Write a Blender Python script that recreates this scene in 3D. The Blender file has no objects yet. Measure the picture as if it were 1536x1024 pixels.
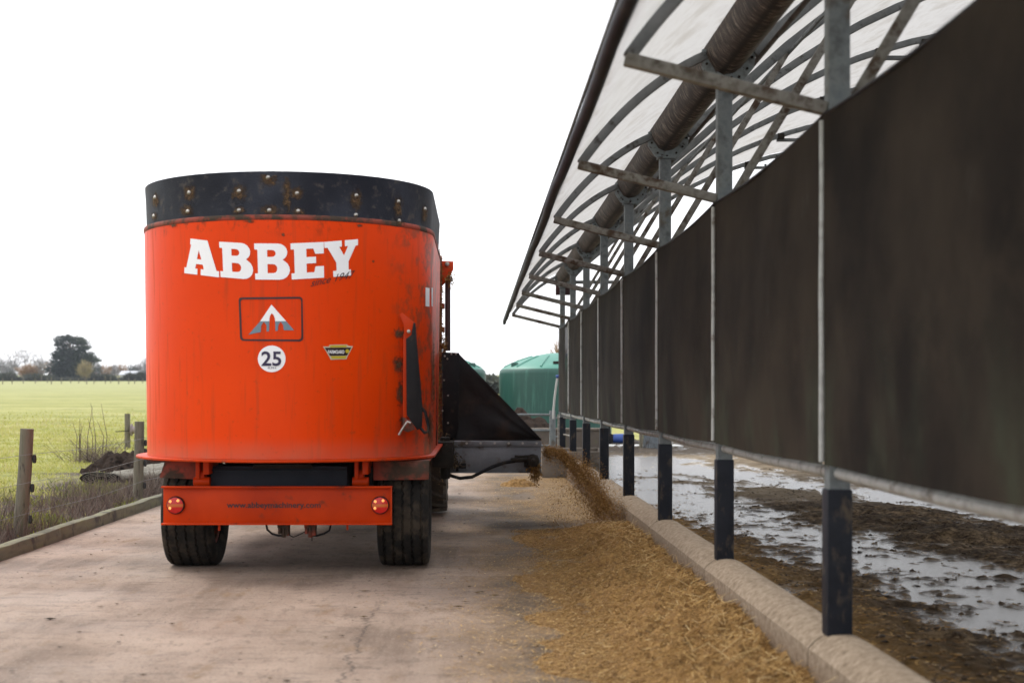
import bpy, bmesh, math, random
import numpy as np
from mathutils import Vector, Matrix
random.seed(7)
rng = np.random.default_rng(11)
PI = math.pi
scn = bpy.context.scene
COL = scn.collection
F, CX, CY, H = 2133.0, 715.0, 592.0, 1.3      # lens (photo pixels), vanishing point of the lane, eye height


def PX(px, py, Y):
    return Vector(((px - CX) * Y / F, Y, H - (py - CY) * Y / F))


# ------------------------------------------------------------------ noise
def _h(i, j, s):
    n = (i * 374761393 + j * 668265263 + s * 2147483647) & 0xFFFFFFFF
    n = ((n ^ (n >> 13)) * 1274126177) & 0xFFFFFFFF
    return ((n ^ (n >> 16)) & 0xFFFF) / 65535.0


def vnoise(x, y, s=0):
    x = np.asarray(x, float); y = np.asarray(y, float)
    i = np.floor(x).astype(np.int64); j = np.floor(y).astype(np.int64)
    fx = x - i; fy = y - j
    fx = fx * fx * (3 - 2 * fx); fy = fy * fy * (3 - 2 * fy)
    a = _h(i, j, s); b = _h(i + 1, j, s); c = _h(i, j + 1, s); d = _h(i + 1, j + 1, s)
    return (a * (1 - fx) + b * fx) * (1 - fy) + (c * (1 - fx) + d * fx) * fy


def fbm(x, y, o=4, s=0):
    t = 0; a = .5; n = 0
    for k in range(o):
        t = t + a * vnoise(np.asarray(x) * 2 ** k + 17.3 * k, np.asarray(y) * 2 ** k + 9.1 * k, s + k); n += a; a *= .5
    return t / n


def sstep(a, b, x):
    t = np.clip((np.asarray(x, float) - a) / (b - a), 0, 1)
    return t * t * (3 - 2 * t)


# ------------------------------------------------------------------ materials
def new_mat(name):
    m = bpy.data.materials.new(name); m.use_nodes = True
    nt = m.node_tree; nt.nodes.clear()
    out = nt.nodes.new('ShaderNodeOutputMaterial')
    return m, nt, out


def N(nt, typ, **kw):
    n = nt.nodes.new(typ)
    for k, v in kw.items():
        if k in n.inputs: n.inputs[k].default_value = v
        else: setattr(n, k, v)
    return n


def ramp(nt, fac, stops):
    r = nt.nodes.new('ShaderNodeValToRGB'); cr = r.color_ramp
    while len(cr.elements) > 1: cr.elements.remove(cr.elements[-1])
    cr.elements[0].position = stops[0][0]; cr.elements[0].color = (*stops[0][1], 1)
    for p, c in stops[1:]:
        e = cr.elements.new(p); e.color = (*c, 1)
    nt.links.new(fac, r.inputs[0])
    return r.outputs[0]


def coords(nt, scale=(1, 1, 1)):          # place in the world, so copies never repeat the same stains
    tc = N(nt, 'ShaderNodeNewGeometry'); mp = N(nt, 'ShaderNodeMapping')
    nt.links.new(tc.outputs['Position'], mp.inputs[0]); mp.inputs['Scale'].default_value = scale
    return mp.outputs[0]


def noise(nt, vec, scale, detail=4, rough=.55, dist=0):
    n = N(nt, 'ShaderNodeTexNoise', Scale=scale, Detail=detail, Roughness=rough, Distortion=dist)
    nt.links.new(vec, n.inputs['Vector']); return n.outputs['Fac']


def mixc(nt, fac, a, b, blend='MIX'):
    m = N(nt, 'ShaderNodeMix', data_type='RGBA', blend_type=blend)
    if isinstance(fac, (int, float)): m.inputs[0].default_value = fac
    else: nt.links.new(fac, m.inputs[0])
    for k, v in ((6, a), (7, b)):
        if isinstance(v, tuple): m.inputs[k].default_value = (*v, 1)
        else: nt.links.new(v, m.inputs[k])
    return m.outputs[2]


def math_(nt, op, a, b=None, clamp=False):
    m = N(nt, 'ShaderNodeMath', operation=op, use_clamp=clamp)
    for k, v in ((0, a), (1, b)):
        if v is None: continue
        if isinstance(v, (int, float)): m.inputs[k].default_value = v
        else: nt.links.new(v, m.inputs[k])
    return m.outputs[0]


def smap(nt, x, a, b, c=0, d=1):
    m = N(nt, 'ShaderNodeMapRange', interpolation_type='SMOOTHSTEP')
    nt.links.new(x, m.inputs[0])
    for k, v in zip((1, 2, 3, 4), (a, b, c, d)): m.inputs[k].default_value = v
    return m.outputs[0]


def bsdf(nt, out, col, rough=.7, metal=0, spec=.5, bump=None, bstr=.3, bdist=.01, coat=0):
    p = N(nt, 'ShaderNodeBsdfPrincipled')
    for k, v in (('Base Color', col), ('Roughness', rough), ('Metallic', metal), ('Specular IOR Level', spec), ('Coat Weight', coat)):
        if isinstance(v, tuple): p.inputs[k].default_value = (*v, 1)
        elif isinstance(v, (int, float)): p.inputs[k].default_value = v
        else: nt.links.new(v, p.inputs[k])
    if bump is not None:
        b = N(nt, 'ShaderNodeBump', Strength=bstr, Distance=bdist)
        nt.links.new(bump, b.inputs['Height']); nt.links.new(b.outputs[0], p.inputs['Normal'])
    nt.links.new(p.outputs[0], out.inputs[0])
    return p


def mat(name, stops, scale=5, rough=.7, metal=0, bump=.2, bscale=None, stretch=(1, 1, 1), detail=5, spec=.5, coat=0, bdist=.01,
        dirt=None, dscale=2.5, dlo=.5, dhi=.7, dstretch=None):
    """stops: colours spread along a noise field; dirt: a second colour in patches"""
    m, nt, out = new_mat(name)
    v = coords(nt, stretch)
    f = noise(nt, v, scale, detail)
    if isinstance(stops[0], (int, float)): stops = [stops, tuple(c * .8 for c in stops)]
    n = len(stops)
    col = ramp(nt, f, [(.3 + .4 * i / (n - 1), c) for i, c in enumerate(stops)])
    rg = rough
    if dirt:
        dv = coords(nt, dstretch or (1, 1, 1))
        d = smap(nt, noise(nt, dv, dscale, 6, .65), dlo, dhi)
        col = mixc(nt, d, col, dirt)
        rg = smap(nt, noise(nt, dv, dscale, 6, .65), dlo, dhi, rough, .85)
    bn = noise(nt, v, bscale or scale * 8, 4)
    bsdf(nt, out, col, rg, metal, spec, bn if bump else None, bump, bdist, coat)
    return m


def rnd_mat(name, stops, rough=.8, trans=0.0, spec=.3):
    """one colour per strand, from the mesh attribute rnd"""
    m, nt, out = new_mat(name)
    a = N(nt, 'ShaderNodeAttribute', attribute_name='rnd')
    n = len(stops)
    col = ramp(nt, a.outputs['Fac'], [(i / max(1, n - 1), c) for i, c in enumerate(stops)])
    p = bsdf(nt, out, col, rough, 0, spec)
    if trans:
        t = N(nt, 'ShaderNodeBsdfTranslucent'); nt.links.new(col, t.inputs[0])
        mx = N(nt, 'ShaderNodeMixShader'); mx.inputs[0].default_value = trans
        nt.links.new(p.outputs[0], mx.inputs[1]); nt.links.new(t.outputs[0], mx.inputs[2]); nt.links.new(mx.outputs[0], out.inputs[0])
    return m


M = {}
RED = [(.60, .048, .001), (.52, .040, .001), (.44, .032, .001)]
# red tub paint, with faint vertical grime streaks and dirt patches near the top and on the unloading side
def tub_paint():
    m, nt, out = new_mat('tub_paint')
    v = coords(nt, (1, 1, 1))
    base = ramp(nt, noise(nt, v, 1.2, 3), [(.3, (.78, .056, .0006)), (.7, (.70, .046, .0005))])
    sx = N(nt, 'ShaderNodeSeparateXYZ'); nt.links.new(v, sx.inputs[0])
    st = noise(nt, coords(nt, (14, 14, .9)), 1.6, 5, .6)
    st = smap(nt, st, .52, .72, 0, .30)
    col = mixc(nt, st, base, (.22, .055, .025))
    sp = smap(nt, noise(nt, v, 22, 4, .7), .62, .68, 0, .9)
    topm = smap(nt, sx.outputs[2], 2.36, 2.56, 0.0, .9)
    blot = smap(nt, noise(nt, coords(nt, (3, 3, 1.6)), 3, 5, .7), .52, .72)
    d = math_(nt, 'MULTIPLY', topm, blot)
    col = mixc(nt, d, col, (.085, .03, .014))
    rgt = smap(nt, sx.outputs[0], -.72, -.36, 0, .9)
    d2 = math_(nt, 'MULTIPLY', rgt, smap(nt, noise(nt, v, 7, 6, .7), .47, .62))
    col = mixc(nt, math_(nt, 'MULTIPLY', d2, .8), col, (.12, .06, .035))
    low = smap(nt, sx.outputs[2], 1.02, .84, 0, .8)
    col = mixc(nt, math_(nt, 'MULTIPLY', low, noise(nt, v, 6, 5)), col, (.36, .16, .10))
    col = mixc(nt, math_(nt, 'MULTIPLY', sp, .3), col, (.2, .05, .02))
    bn = noise(nt, coords(nt, (1, 1, 1)), 2.2, 2)
    rough = smap(nt, st, 0, .4, .38, .6)
    bsdf(nt, out, col, rough, 0, .12, bn, .12, .02, 0)
    return m
M['tub'] = tub_paint()
M['red'] = mat('red_paint', RED, 3, .45, bump=.1, dirt=(.09, .04, .025), dscale=7, dlo=.56, dhi=.74, spec=.15)
M['red_dirty'] = mat('dirty_red_paint', [(.34, .035, .012), (.12, .035, .018)], 5, .65, bump=.3, dirt=(.05, .032, .02), dscale=6, dlo=.45, dhi=.6)
M['rubber_band'] = mat('weathered_black_rubber', [(.009, .010, .017), (.016, .018, .027), (.030, .034, .048)], 3, .6, spec=.2, bump=.25,
                       bscale=60, stretch=(1, 1, 1), dirt=(.075, .065, .06), dscale=12, dlo=.54, dhi=.70)
M['black'] = mat('dull_black_paint', [(.006, .006, .008), (.014, .013, .014)], 9, .6, spec=.2, bump=.2, dirt=(.06, .045, .032), dscale=6, dlo=.56, dhi=.72)
M['hood'] = mat('black_rubber_sheet', [(.006, .005, .0065), (.010, .008, .009), (.018, .012, .011)], 1.8, .55, spec=.25, bump=.5, bscale=3, bdist=.04, dirt=(.05, .032, .022), dscale=3, dlo=.55, dhi=.8)
M['tyre'] = mat('worn_tyre_rubber', [(.010, .0095, .009), (.018, .016, .014)], 6, .85, spec=.15, bump=.4, bscale=50, dirt=(.055, .043, .031), dscale=7, dlo=.44, dhi=.66)
M['tyre_mud'] = mat('muddy_tyre_rubber', [(.03, .024, .018), (.07, .05, .032)], 6, .85, bump=.5, bscale=30, dirt=(.13, .09, .055), dscale=8, dlo=.5, dhi=.7)
M['slate'] = mat('slate_painted_steel', [(.022, .030, .044), (.032, .040, .055)], 7, .65, spec=.2, bump=.2, bscale=90)
M['dark'] = mat('dark_grimy_steel', [(.012, .010, .009), (.03, .024, .018)], 10, .7, spec=.2, bump=.5)
M['galv'] = mat('galvanised_steel', [(.12, .14, .15), (.165, .185, .19), (.085, .095, .10)], 12, .6, metal=.25, spec=.3, bump=.25, bscale=70, dirt=(.10, .085, .065), dscale=5, dlo=.55, dhi=.72)
M['galv_dirty'] = mat('weathered_galvanised_tube', [(.15, .14, .12), (.23, .225, .205), (.08, .068, .055)], 14, .7, metal=.1, spec=.25, bump=.35, bscale=60, dirt=(.07, .045, .03), dscale=9, dlo=.48, dhi=.66)
M['saddle'] = mat('flaking_zinc_plate', [(.17, .21, .22), (.23, .265, .27), (.10, .11, .11)], 15, .7, metal=.1, spec=.3, bump=.5, bscale=40, dirt=(.06, .05, .042), dscale=22, dlo=.56, dhi=.64)
M['rail'] = mat('bright_zinc_rail', [(.30, .31, .30), (.40, .41, .40), (.20, .20, .19)], 9, .5, metal=.2, bump=.3, bscale=60, dirt=(.14, .11, .08), dscale=8, dlo=.54, dhi=.7)
M['hoop'] = mat('grey_hoop_tube', [(.13, .142, .145), (.19, .20, .203)], 12, .6, metal=.1, spec=.3, bump=.2, dirt=(.05, .045, .04), dscale=8, dlo=.55, dhi=.7)
M['sleeve'] = mat('black_post_sleeve', [(.005, .0065, .011), (.012, .014, .020)], 8, .6, spec=.2, bump=.4, bscale=25, dirt=(.07, .055, .04), dscale=13, dlo=.54, dhi=.70, dstretch=(1, 1, .5))
M['steelbox'] = mat('scuffed_steel_sheet', [(.13, .137, .155), (.20, .207, .225)], 5, .5, metal=.3, bump=.3, bscale=40, dirt=(.09, .07, .05), dscale=6, dlo=.52, dhi=.7)
M['steel'] = mat('bright_bolt_steel', [(.45, .43, .40), (.3, .28, .25)], 30, .35, metal=.9, bump=.1)
M['white'] = mat('white_decal', [(.90, .90, .92), (.86, .86, .88)], 5, .45, bump=0, spec=.4)
M['maroon'] = mat('maroon_decal', [(.016, .004, .006), (.026, .006, .008)], 5, .45, bump=0)
M['navy'] = mat('navy_decal', [(.018, .010, .05), (.025, .015, .06)], 5, .45, bump=0)
M['bluegrey'] = mat('blue_grey_decal', [(.16, .23, .28), (.13, .19, .24)], 5, .4, bump=0)
M['yellow'] = mat('yellow_decal', [(.55, .42, .02), (.45, .34, .02)], 5, .45, bump=0)
M['cream'] = mat('cream_decal', [(.6, .55, .42), (.5, .45, .35)], 5, .45, bump=0)
M['tank'] = mat('green_tank_plastic', [(.010, .064, .048), (.013, .074, .055), (.018, .086, .065)], 1.2, .5, bump=.08, bscale=6, stretch=(1, 1, .3), dirt=(.06, .17, .13), dscale=3, dlo=.5, dhi=.8, dstretch=(5, 5, .4))
M['tank_lid'] = mat('pale_green_tank_dome', [(.045, .19, .145), (.06, .23, .175)], 1.6, .5, bump=.08, bscale=6, dirt=(.12, .3, .24), dscale=3, dlo=.55, dhi=.8)
M['blue'] = mat('blue_plastic', [(.02, .06, .25), (.03, .08, .3)], 6, .5)
M['pvc'] = mat('pale_pvc_pipe', [(.45, .45, .44), (.38, .38, .36)], 8, .5)
def kerb_mat():
    m, nt, out = new_mat('worn_kerb_concrete')
    v = coords(nt)
    c = ramp(nt, noise(nt, v, 30, 6, .75), [(.36, (.135, .101, .070)), (.5, (.215, .168, .122)), (.62, (.28, .225, .17))])
    c = mixc(nt, smap(nt, noise(nt, coords(nt, (1, 5, .5)), 5, 6, .7), .5, .68, 0, .45), c, (.085, .056, .036))
    c = mixc(nt, smap(nt, noise(nt, v, 70, 3, .8), .57, .66, 0, .5), c, (.06, .042, .03))
    sx = N(nt, 'ShaderNodeSeparateXYZ'); nt.links.new(v, sx.inputs[0])
    c = mixc(nt, smap(nt, sx.outputs[2], .24, .12, 0, .55), c, (.115, .072, .042))
    bsdf(nt, out, c, .95, 0, .12, noise(nt, v, 60, 4, .7), .5, .005)
    return m
M['kerb'] = kerb_mat()
M['trough'] = mat('stained_trough_concrete', [(.13, .105, .085), (.18, .15, .12)], 5, .9, bump=.5, dirt=(.06, .05, .035), dscale=4, dlo=.5, dhi=.7)
M['brownwall'] = mat('brown_mossy_wall', [(.07, .055, .045), (.11, .09, .07)], 5, .9, bump=.5, dirt=(.09, .10, .03), dscale=3, dlo=.55, dhi=.7)
M['timber'] = mat('mossy_edging_timber', [(.10, .095, .06), (.15, .14, .085), (.17, .17, .08)], 4, .9, bump=.6, bscale=50, stretch=(4, .6, 4), dirt=(.045, .038, .028), dscale=5, dlo=.5, dhi=.68)
M['postwood'] = mat('weathered_post_timber', [(.10, .085, .06), (.17, .15, .11), (.12, .115, .07)], 5, .9, bump=.7, bscale=30, stretch=(5, 5, .5), dirt=(.045, .04, .03), dscale=7, dlo=.52, dhi=.7, dstretch=(3, 3, .7))
M['wire'] = mat('fence_wire', [(.2, .19, .18), (.12, .11, .1)], 20, .5, metal=.5, bump=0)
M['insul'] = mat('black_insulator', [(.015, .015, .015), (.03, .028, .025)], 9, .6)
M['bark'] = mat('grey_bark', [(.08, .065, .05), (.13, .11, .09)], 4, .9, bump=.5, stretch=(3, 3, .6))
M['mat_roll'] = mat('old_rubber_matting', [(.07, .066, .05), (.18, .165, .13), (.05, .046, .036)], 6, .85, bump=.5, bscale=25, stretch=(1, 3, 1), dirt=(.04, .03, .022), dscale=5, dlo=.5, dhi=.7)
M['mat_dark'] = mat('roll_hollow_shade', [(.004, .004, .004), (.010, .010, .008)], 8, .9, spec=.05, bump=.6)  # shade inside the roll end, put into the colour
M['soil'] = mat('dark_dug_soil', [(.016, .011, .009), (.036, .025, .019), (.009, .007, .006)], 8, .95, spec=.08, bump=1, bscale=20, bdist=.03)
M['housewhite'] = mat('white_boards', [(.45, .46, .48), (.40, .41, .44)], 3, .6)
M['houseroof'] = mat('pale_sheet_roof', [(.42, .44, .47), (.37, .39, .42)], 3, .5)
M['corr'] = mat('weathered_corrugated_iron', [(.16, .185, .21), (.22, .24, .255), (.11, .12, .13)], 5, .6, metal=.3, bump=.3, dirt=(.1, .07, .045), dscale=4, dlo=.55, dhi=.7)
M['picket'] = mat('stubby_picket_timber', [(.17, .14, .08), (.24, .2, .12)], 9, .9)
M['lens_red'] = mat('red_lamp_lens', [(.34, .004, .006), (.20, .002, .003)], 60, .3, bump=.3, bscale=90)
M['lens_amber'] = mat('amber_lamp_lens', [(.38, .09, .01), (.3, .06, .01)], 60, .3, bump=.3)
for k_, c_ in (('lens_red', (1, .02, .01)), ('lens_amber', (.7, .14, .01))):      # the tail lamps are lit
    p_ = [q for q in M[k_].node_tree.nodes if q.type == 'BSDF_PRINCIPLED'][0]; p_.inputs['Emission Color'].default_value = (*c_, 1); p_.inputs['Emission Strength'].default_value = .10
M['bulb'] = mat('lit_bulb', [(.8, .35, .1), (.8, .3, .08)], 5, .3, bump=0); p_ = [q for q in M['bulb'].node_tree.nodes if q.type == 'BSDF_PRINCIPLED'][0]; p_.inputs['Emission Color'].default_value = (1, .42, .12, 1); p_.inputs['Emission Strength'].default_value = .5
M['maroonbox'] = mat('maroon_gutter_fitting', [(.045, .012, .014), (.06, .018, .018)], 7, .6)
M['tractor'] = mat('dark_tractor_paint', [(.03, .03, .035), (.045, .045, .05)], 7, .5)
M['glassdark'] = mat('cab_glass', [(.02, .022, .025), (.03, .032, .035)], 3, .08, bump=0)
M['feed_core'] = mat('brown_feed_mass', [(.12, .058, .014), (.25, .133, .036), (.34, .20, .062)], 26, .95, bump=1, bscale=90, bdist=.02)
M['straw'] = rnd_mat('straw_strands', [(.075, .034, .011), (.19, .100, .030), (.33, .190, .060), (.46, .295, .108), (.66, .50, .26)], .85)
M['feed_fly'] = rnd_mat('flying_feed', [(.09, .042, .012), (.19, .095, .026), (.29, .16, .048), (.38, .23, .08)], .9, .15)
M['muck'] = rnd_mat('muck_clods', [(.018, .012, .008), (.055, .035, .019), (.10, .064, .032), (.17, .12, .065)], .8)
M['grass'] = rnd_mat('pasture_grass_blades', [(.20, .22, .05), (.30, .31, .075), (.40, .40, .11), (.48, .45, .16), (.48, .42, .24)], .8, .4, .1)
M['weed'] = rnd_mat('dead_weed_stems', [(.06, .042, .036), (.12, .088, .075), (.19, .145, .12), (.27, .22, .17)], .9)
M['green_weed'] = rnd_mat('low_green_weeds', [(.10, .13, .02), (.2, .22, .035), (.32, .32, .06)], .7, .3)
M['conifer'] = rnd_mat('dark_conifer_foliage', [(.010, .020, .014), (.016, .032, .020), (.028, .046, .022), (.05, .066, .028)], .85, .15)
M['hazewood'] = rnd_mat('haze_grey_twigs', [(.12, .115, .12), (.17, .16, .16), (.21, .19, .18)], .9)  # distance haze put into the twig colour as grey
M['orangetree'] = rnd_mat('russet_willow_twigs', [(.20, .11, .045), (.27, .16, .07), (.32, .21, .11)], .9)
M['paletree'] = rnd_mat('pale_budding_twigs', [(.22, .18, .09), (.30, .25, .13)], .9)
M['hedge'] = rnd_mat('dark_hedge_leaves', [(.03, .04, .034), (.055, .065, .05), (.085, .085, .06)], .9, .1)
M['redbush'] = rnd_mat('red_shrub_leaves', [(.16, .05, .04), (.2, .1, .08)], .9, .1)
M['mudsplash'] = None


# concrete lane -----------------------------------------------------
def lane_mat():
    m, nt, out = new_mat('lane_concrete')
    v = coords(nt); sx = N(nt, 'ShaderNodeSeparateXYZ'); nt.links.new(v, sx.inputs[0]); X, Y = sx.outputs[0], sx.outputs[1]
    col = ramp(nt, noise(nt, v, .75, 5, .6), [(.38, (.150, .105, .077)), (.5, (.245, .178, .134)), (.62, (.325, .243, .187))])
    tr = noise(nt, coords(nt, (3.2, .22, 1)), 1.6, 5, .6)           # wheel-borne streaks along the lane
    col = mixc(nt, smap(nt, tr, .40, .66, .0, .6), col, (.305, .230, .180))
    col = mixc(nt, smap(nt, noise(nt, coords(nt, (1.2, 5, 1)), 2.4, 6, .65), .52, .70, 0, .55), col, (.072, .051, .040))
    sp = smap(nt, noise(nt, coords(nt, (1, .6, 1)), 60, 4, .8), .53, .64, 0, .6)        # grit
    col = mixc(nt, sp, col, (.075, .052, .038))
    col = mixc(nt, smap(nt, noise(nt, coords(nt, (1, .45, 1)), 11, 5, .75), .53, .64, 0, .5), col, (.095, .068, .050))
    col = mixc(nt, smap(nt, noise(nt, coords(nt, (1.3, .5, 1)), 3.1, 5, .7), .56, .68, 0, .6), col, (.17, .105, .055))
    sp2 = smap(nt, noise(nt, coords(nt, (1, .8, 1)), 46, 3, .8), .56, .66, 0, .7)
    col = mixc(nt, sp2, col, (.31, .255, .20))
    # brown feed staining towards the kerb, with a ragged edge
    wob = math_(nt, 'ADD', X, math_(nt, 'MULTIPLY', math_(nt, 'SUBTRACT', noise(nt, v, 1.6, 5, .6), .5), .95))
    stain = smap(nt, wob, -.35, .45)
    fd = noise(nt, v, 55, 5, .7)
    scol = ramp(nt, fd, [(.38, (.07, .042, .019)), (.5, (.155, .095, .042)), (.6, (.29, .185, .08))])
    col = mixc(nt, math_(nt, 'MULTIPLY', stain, .78), col, scol)
    wet = math_(nt, 'MULTIPLY', smap(nt, wob, .05, .3), smap(nt, wob, .95, .5))
    wet = math_(nt, 'MULTIPLY', wet, smap(nt, noise(nt, v, 1.1, 4), .42, .6))
    col = mixc(nt, math_(nt, 'MULTIPLY', wet, .6), col, (.062, .052, .046))
    # sawn transverse joints
    jf = math_(nt, 'ABSOLUTE', math_(nt, 'SUBTRACT', math_(nt, 'FRACT', math_(nt, 'MULTIPLY', math_(nt, 'ADD', Y, .9), .25)), .5))
    jn = smap(nt, jf, .0, .0022, .35, 0)
    col = mixc(nt, jn, col, (.05, .04, .034))
    # wandering crack down the middle right of the lane
    cr = math_(nt, 'ADD', math_(nt, 'ADD', X, .62), math_(nt, 'MULTIPLY', math_(nt, 'SUBTRACT', noise(nt, coords(nt, (0.02, 1, 1)), 3.5, 6, .75), .5), .32))
    crk = math_(nt, 'MULTIPLY', smap(nt, math_(nt, 'ABSOLUTE', cr), .0, .013, .9, 0), smap(nt, Y, 9.2, 8.4))
    col = mixc(nt, crk, col, (.055, .042, .034))
    bn = math_(nt, 'ADD', noise(nt, v, 120, 3), math_(nt, 'MULTIPLY', noise(nt, coords(nt, (2, 30, 1)), 3, 3), .8))
    rg = smap(nt, noise(nt, v, .9, 4), .35, .65, .6, .85)
    bsdf(nt, out, col, rg, 0, .25, bn, .5, .006)
    return m
M['lane'] = lane_mat()


def ground_mat():
    m, nt, out = new_mat('pasture_and_verge')
    v = coords(nt); sx = N(nt, 'ShaderNodeSeparateXYZ'); nt.links.new(v, sx.inputs[0]); X, Y = sx.outputs[0], sx.outputs[1]
    g = ramp(nt, noise(nt, coords(nt, (.5, 1.5, 1)), .22, 7, .62), [(.33, (.20, .21, .055)), (.47, (.275, .275, .082)), (.56, (.33, .32, .11)), (.7, (.38, .355, .15))])
    g = mixc(nt, smap(nt, noise(nt, coords(nt, (.7, 2.2, 1)), .9, 6, .7), .48, .62, 0, .7), g, (.15, .165, .04))
    g = mixc(nt, smap(nt, noise(nt, v, 14, 4, .7), .5, .65, 0, .5), g, (.15, .16, .035))
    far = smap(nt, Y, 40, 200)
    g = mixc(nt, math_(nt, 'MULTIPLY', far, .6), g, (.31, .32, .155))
    d = ramp(nt, noise(nt, v, 5, 6, .7), [(.35, (.035, .026, .02)), (.55, (.075, .055, .042)), (.7, (.13, .10, .08))])
    e = math_(nt, 'ADD', X, math_(nt, 'MULTIPLY', math_(nt, 'SUBTRACT', noise(nt, v, .5, 5, .6), .5), 5))
    verge = math_(nt, 'MULTIPLY', smap(nt, e, -7.4, -5.6), smap(nt, Y, 36, 28))
    right = math_(nt, 'MULTIPLY', smap(nt, X, -3, -2), smap(nt, Y, 41, 39))
    msk = math_(nt, 'MAXIMUM', verge, right)
    col = mixc(nt, msk, g, d)
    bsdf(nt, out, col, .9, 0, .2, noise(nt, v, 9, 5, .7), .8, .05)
    return m
M['ground'] = ground_mat()


def mud_mat():
    m, nt, out = new_mat('trampled_mud')
    v = coords(nt); sx = N(nt, 'ShaderNodeSeparateXYZ'); nt.links.new(v, sx.inputs[0]); X, Y, Z = sx.outputs
    a = ramp(nt, noise(nt, v, 11, 8, .8), [(.38, (.018, .012, .008)), (.46, (.06, .040, .024)), (.53, (.135, .095, .055)), (.62, (.25, .18, .11))])
    a = mixc(nt, smap(nt, noise(nt, v, 1.1, 5, .65), .44, .58, 0, .8), a, ramp(nt, noise(nt, v, 16, 6, .8), [(.42, (.014, .010, .007)), (.56, (.075, .053, .035))]))
    b = ramp(nt, noise(nt, coords(nt, (1, 2, 1)), 1.8, 6, .7), [(.35, (.15, .115, .075)), (.5, (.24, .19, .13)), (.65, (.29, .235, .17))])
    far = math_(nt, 'MULTIPLY', smap(nt, Y, 15.5, 19.5), smap(nt, Y, 33, 30))
    far = math_(nt, 'MULTIPLY', far, smap(nt, noise(nt, v, .5, 4), .3, .5, .5, 1))
    col = mixc(nt, far, a, b)
    dk = math_(nt, 'MULTIPLY', smap(nt, Y, 29, 31), .8)
    col = mixc(nt, dk, col, (.07, .06, .052))
    tn = smap(nt, X, 2.7, 1.7, 0, 1.0)
    col = mixc(nt, math_(nt, 'MULTIPLY', tn, noise(nt, v, 25, 4)), col, (.26, .15, .045))
    wet = smap(nt, Z, .010, .028, .15, .9)
    bsdf(nt, out, col, wet, 0, smap(nt, Z, .010, .03, .5, .08), noise(nt, v, 28, 6, .8), 1.0, .04)
    return m
M['mud'] = mud_mat()


def water_mat():
    m, nt, out = new_mat('puddle_film')
    v = coords(nt)
    bsdf(nt, out, (.06, .05, .04), .24, 0, .4, noise(nt, v, 30, 6, .75), .9, .02, 0)
    return m
M['water'] = water_mat()


def cloth_mat(name='screen_cloth', see=0.0):
    m, nt, out = new_mat(name)
    v = coords(nt)
    c = ramp(nt, noise(nt, v, 1.1, 5, .6), [(.36, (.012, .0095, .008)), (.5, (.024, .0185, .014)), (.64, (.036, .0275, .020))])
    sx = N(nt, 'ShaderNodeSeparateXYZ'); nt.links.new(v, sx.inputs[0])
    low = smap(nt, sx.outputs[2], 1.75, 1.05)
    st = smap(nt, noise(nt, coords(nt, (1, 1.4, .8)), 1.5, 6, .65), .44, .74)
    c = mixc(nt, math_(nt, 'MULTIPLY', math_(nt, 'MULTIPLY', low, st), .55), c, (.050, .062, .040))  # green tint low down stands for light coming through the cloth
    mid = math_(nt, 'MULTIPLY', smap(nt, sx.outputs[2], 1.95, 1.55), smap(nt, sx.outputs[2], 1.15, 1.5))
    bl = smap(nt, noise(nt, v, 2.6, 6, .65), .50, .66)
    c = mixc(nt, math_(nt, 'MULTIPLY', math_(nt, 'MULTIPLY', mid, bl), .45), c, (.045, .034, .024))
    c = mixc(nt, math_(nt, 'MULTIPLY', smap(nt, noise(nt, coords(nt, (1, 2.5, 1.3)), 1.5, 7, .75), .62, .74), .35), c, (.06, .058, .048))
    ck = smap(nt, noise(nt, coords(nt, (1, 14, 5)), 4, 3, .7), .735, .78)
    c = mixc(nt, math_(nt, 'MULTIPLY', ck, .5), c, (.12, .11, .09))
    fine = N(nt, 'ShaderNodeTexWave', Scale=110, Distortion=.6); fine.bands_direction = 'Y'; nt.links.new(v, fine.inputs[0])
    c = mixc(nt, math_(nt, 'MULTIPLY', fine.outputs['Fac'], .22), c, (.006, .006, .006))
    p = bsdf(nt, out, c, .9, 0, .08, noise(nt, v, 90, 3), .3, .004)
    t = N(nt, 'ShaderNodeBsdfTransparent')
    mx = N(nt, 'ShaderNodeMixShader'); mx.inputs[0].default_value = see
    nt.links.new(p.outputs[0], mx.inputs[1]); nt.links.new(t.outputs[0], mx.inputs[2]); nt.links.new(mx.outputs[0], out.inputs[0])
    return m
M['cloth'] = cloth_mat()
M['cloth_green'] = cloth_mat('greener_screen_cloth', .09)


def membrane_mat():
    m, nt, out = new_mat('roof_membrane')
    v = coords(nt)
    c = ramp(nt, noise(nt, coords(nt, (1.5, 1, 1.5)), 1.6, 6, .65), [(.34, (.46, .45, .44)), (.5, (.53, .527, .522)), (.66, (.43, .415, .395))])
    c = mixc(nt, smap(nt, noise(nt, coords(nt, (8, 1.2, 8)), 3, 5, .7), .55, .75, 0, .35), c, (.36, .32, .27))
    t = N(nt, 'ShaderNodeBsdfTranslucent'); nt.links.new(c, t.inputs[0])
    d = N(nt, 'ShaderNodeBsdfDiffuse'); nt.links.new(c, d.inputs[0])
    mx = N(nt, 'ShaderNodeMixShader'); mx.inputs[0].default_value = .42
    nt.links.new(t.outputs[0], mx.inputs[1]); nt.links.new(d.outputs[0], mx.inputs[2]); nt.links.new(mx.outputs[0], out.inputs[0])
    return m
M['membrane'] = membrane_mat()


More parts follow.
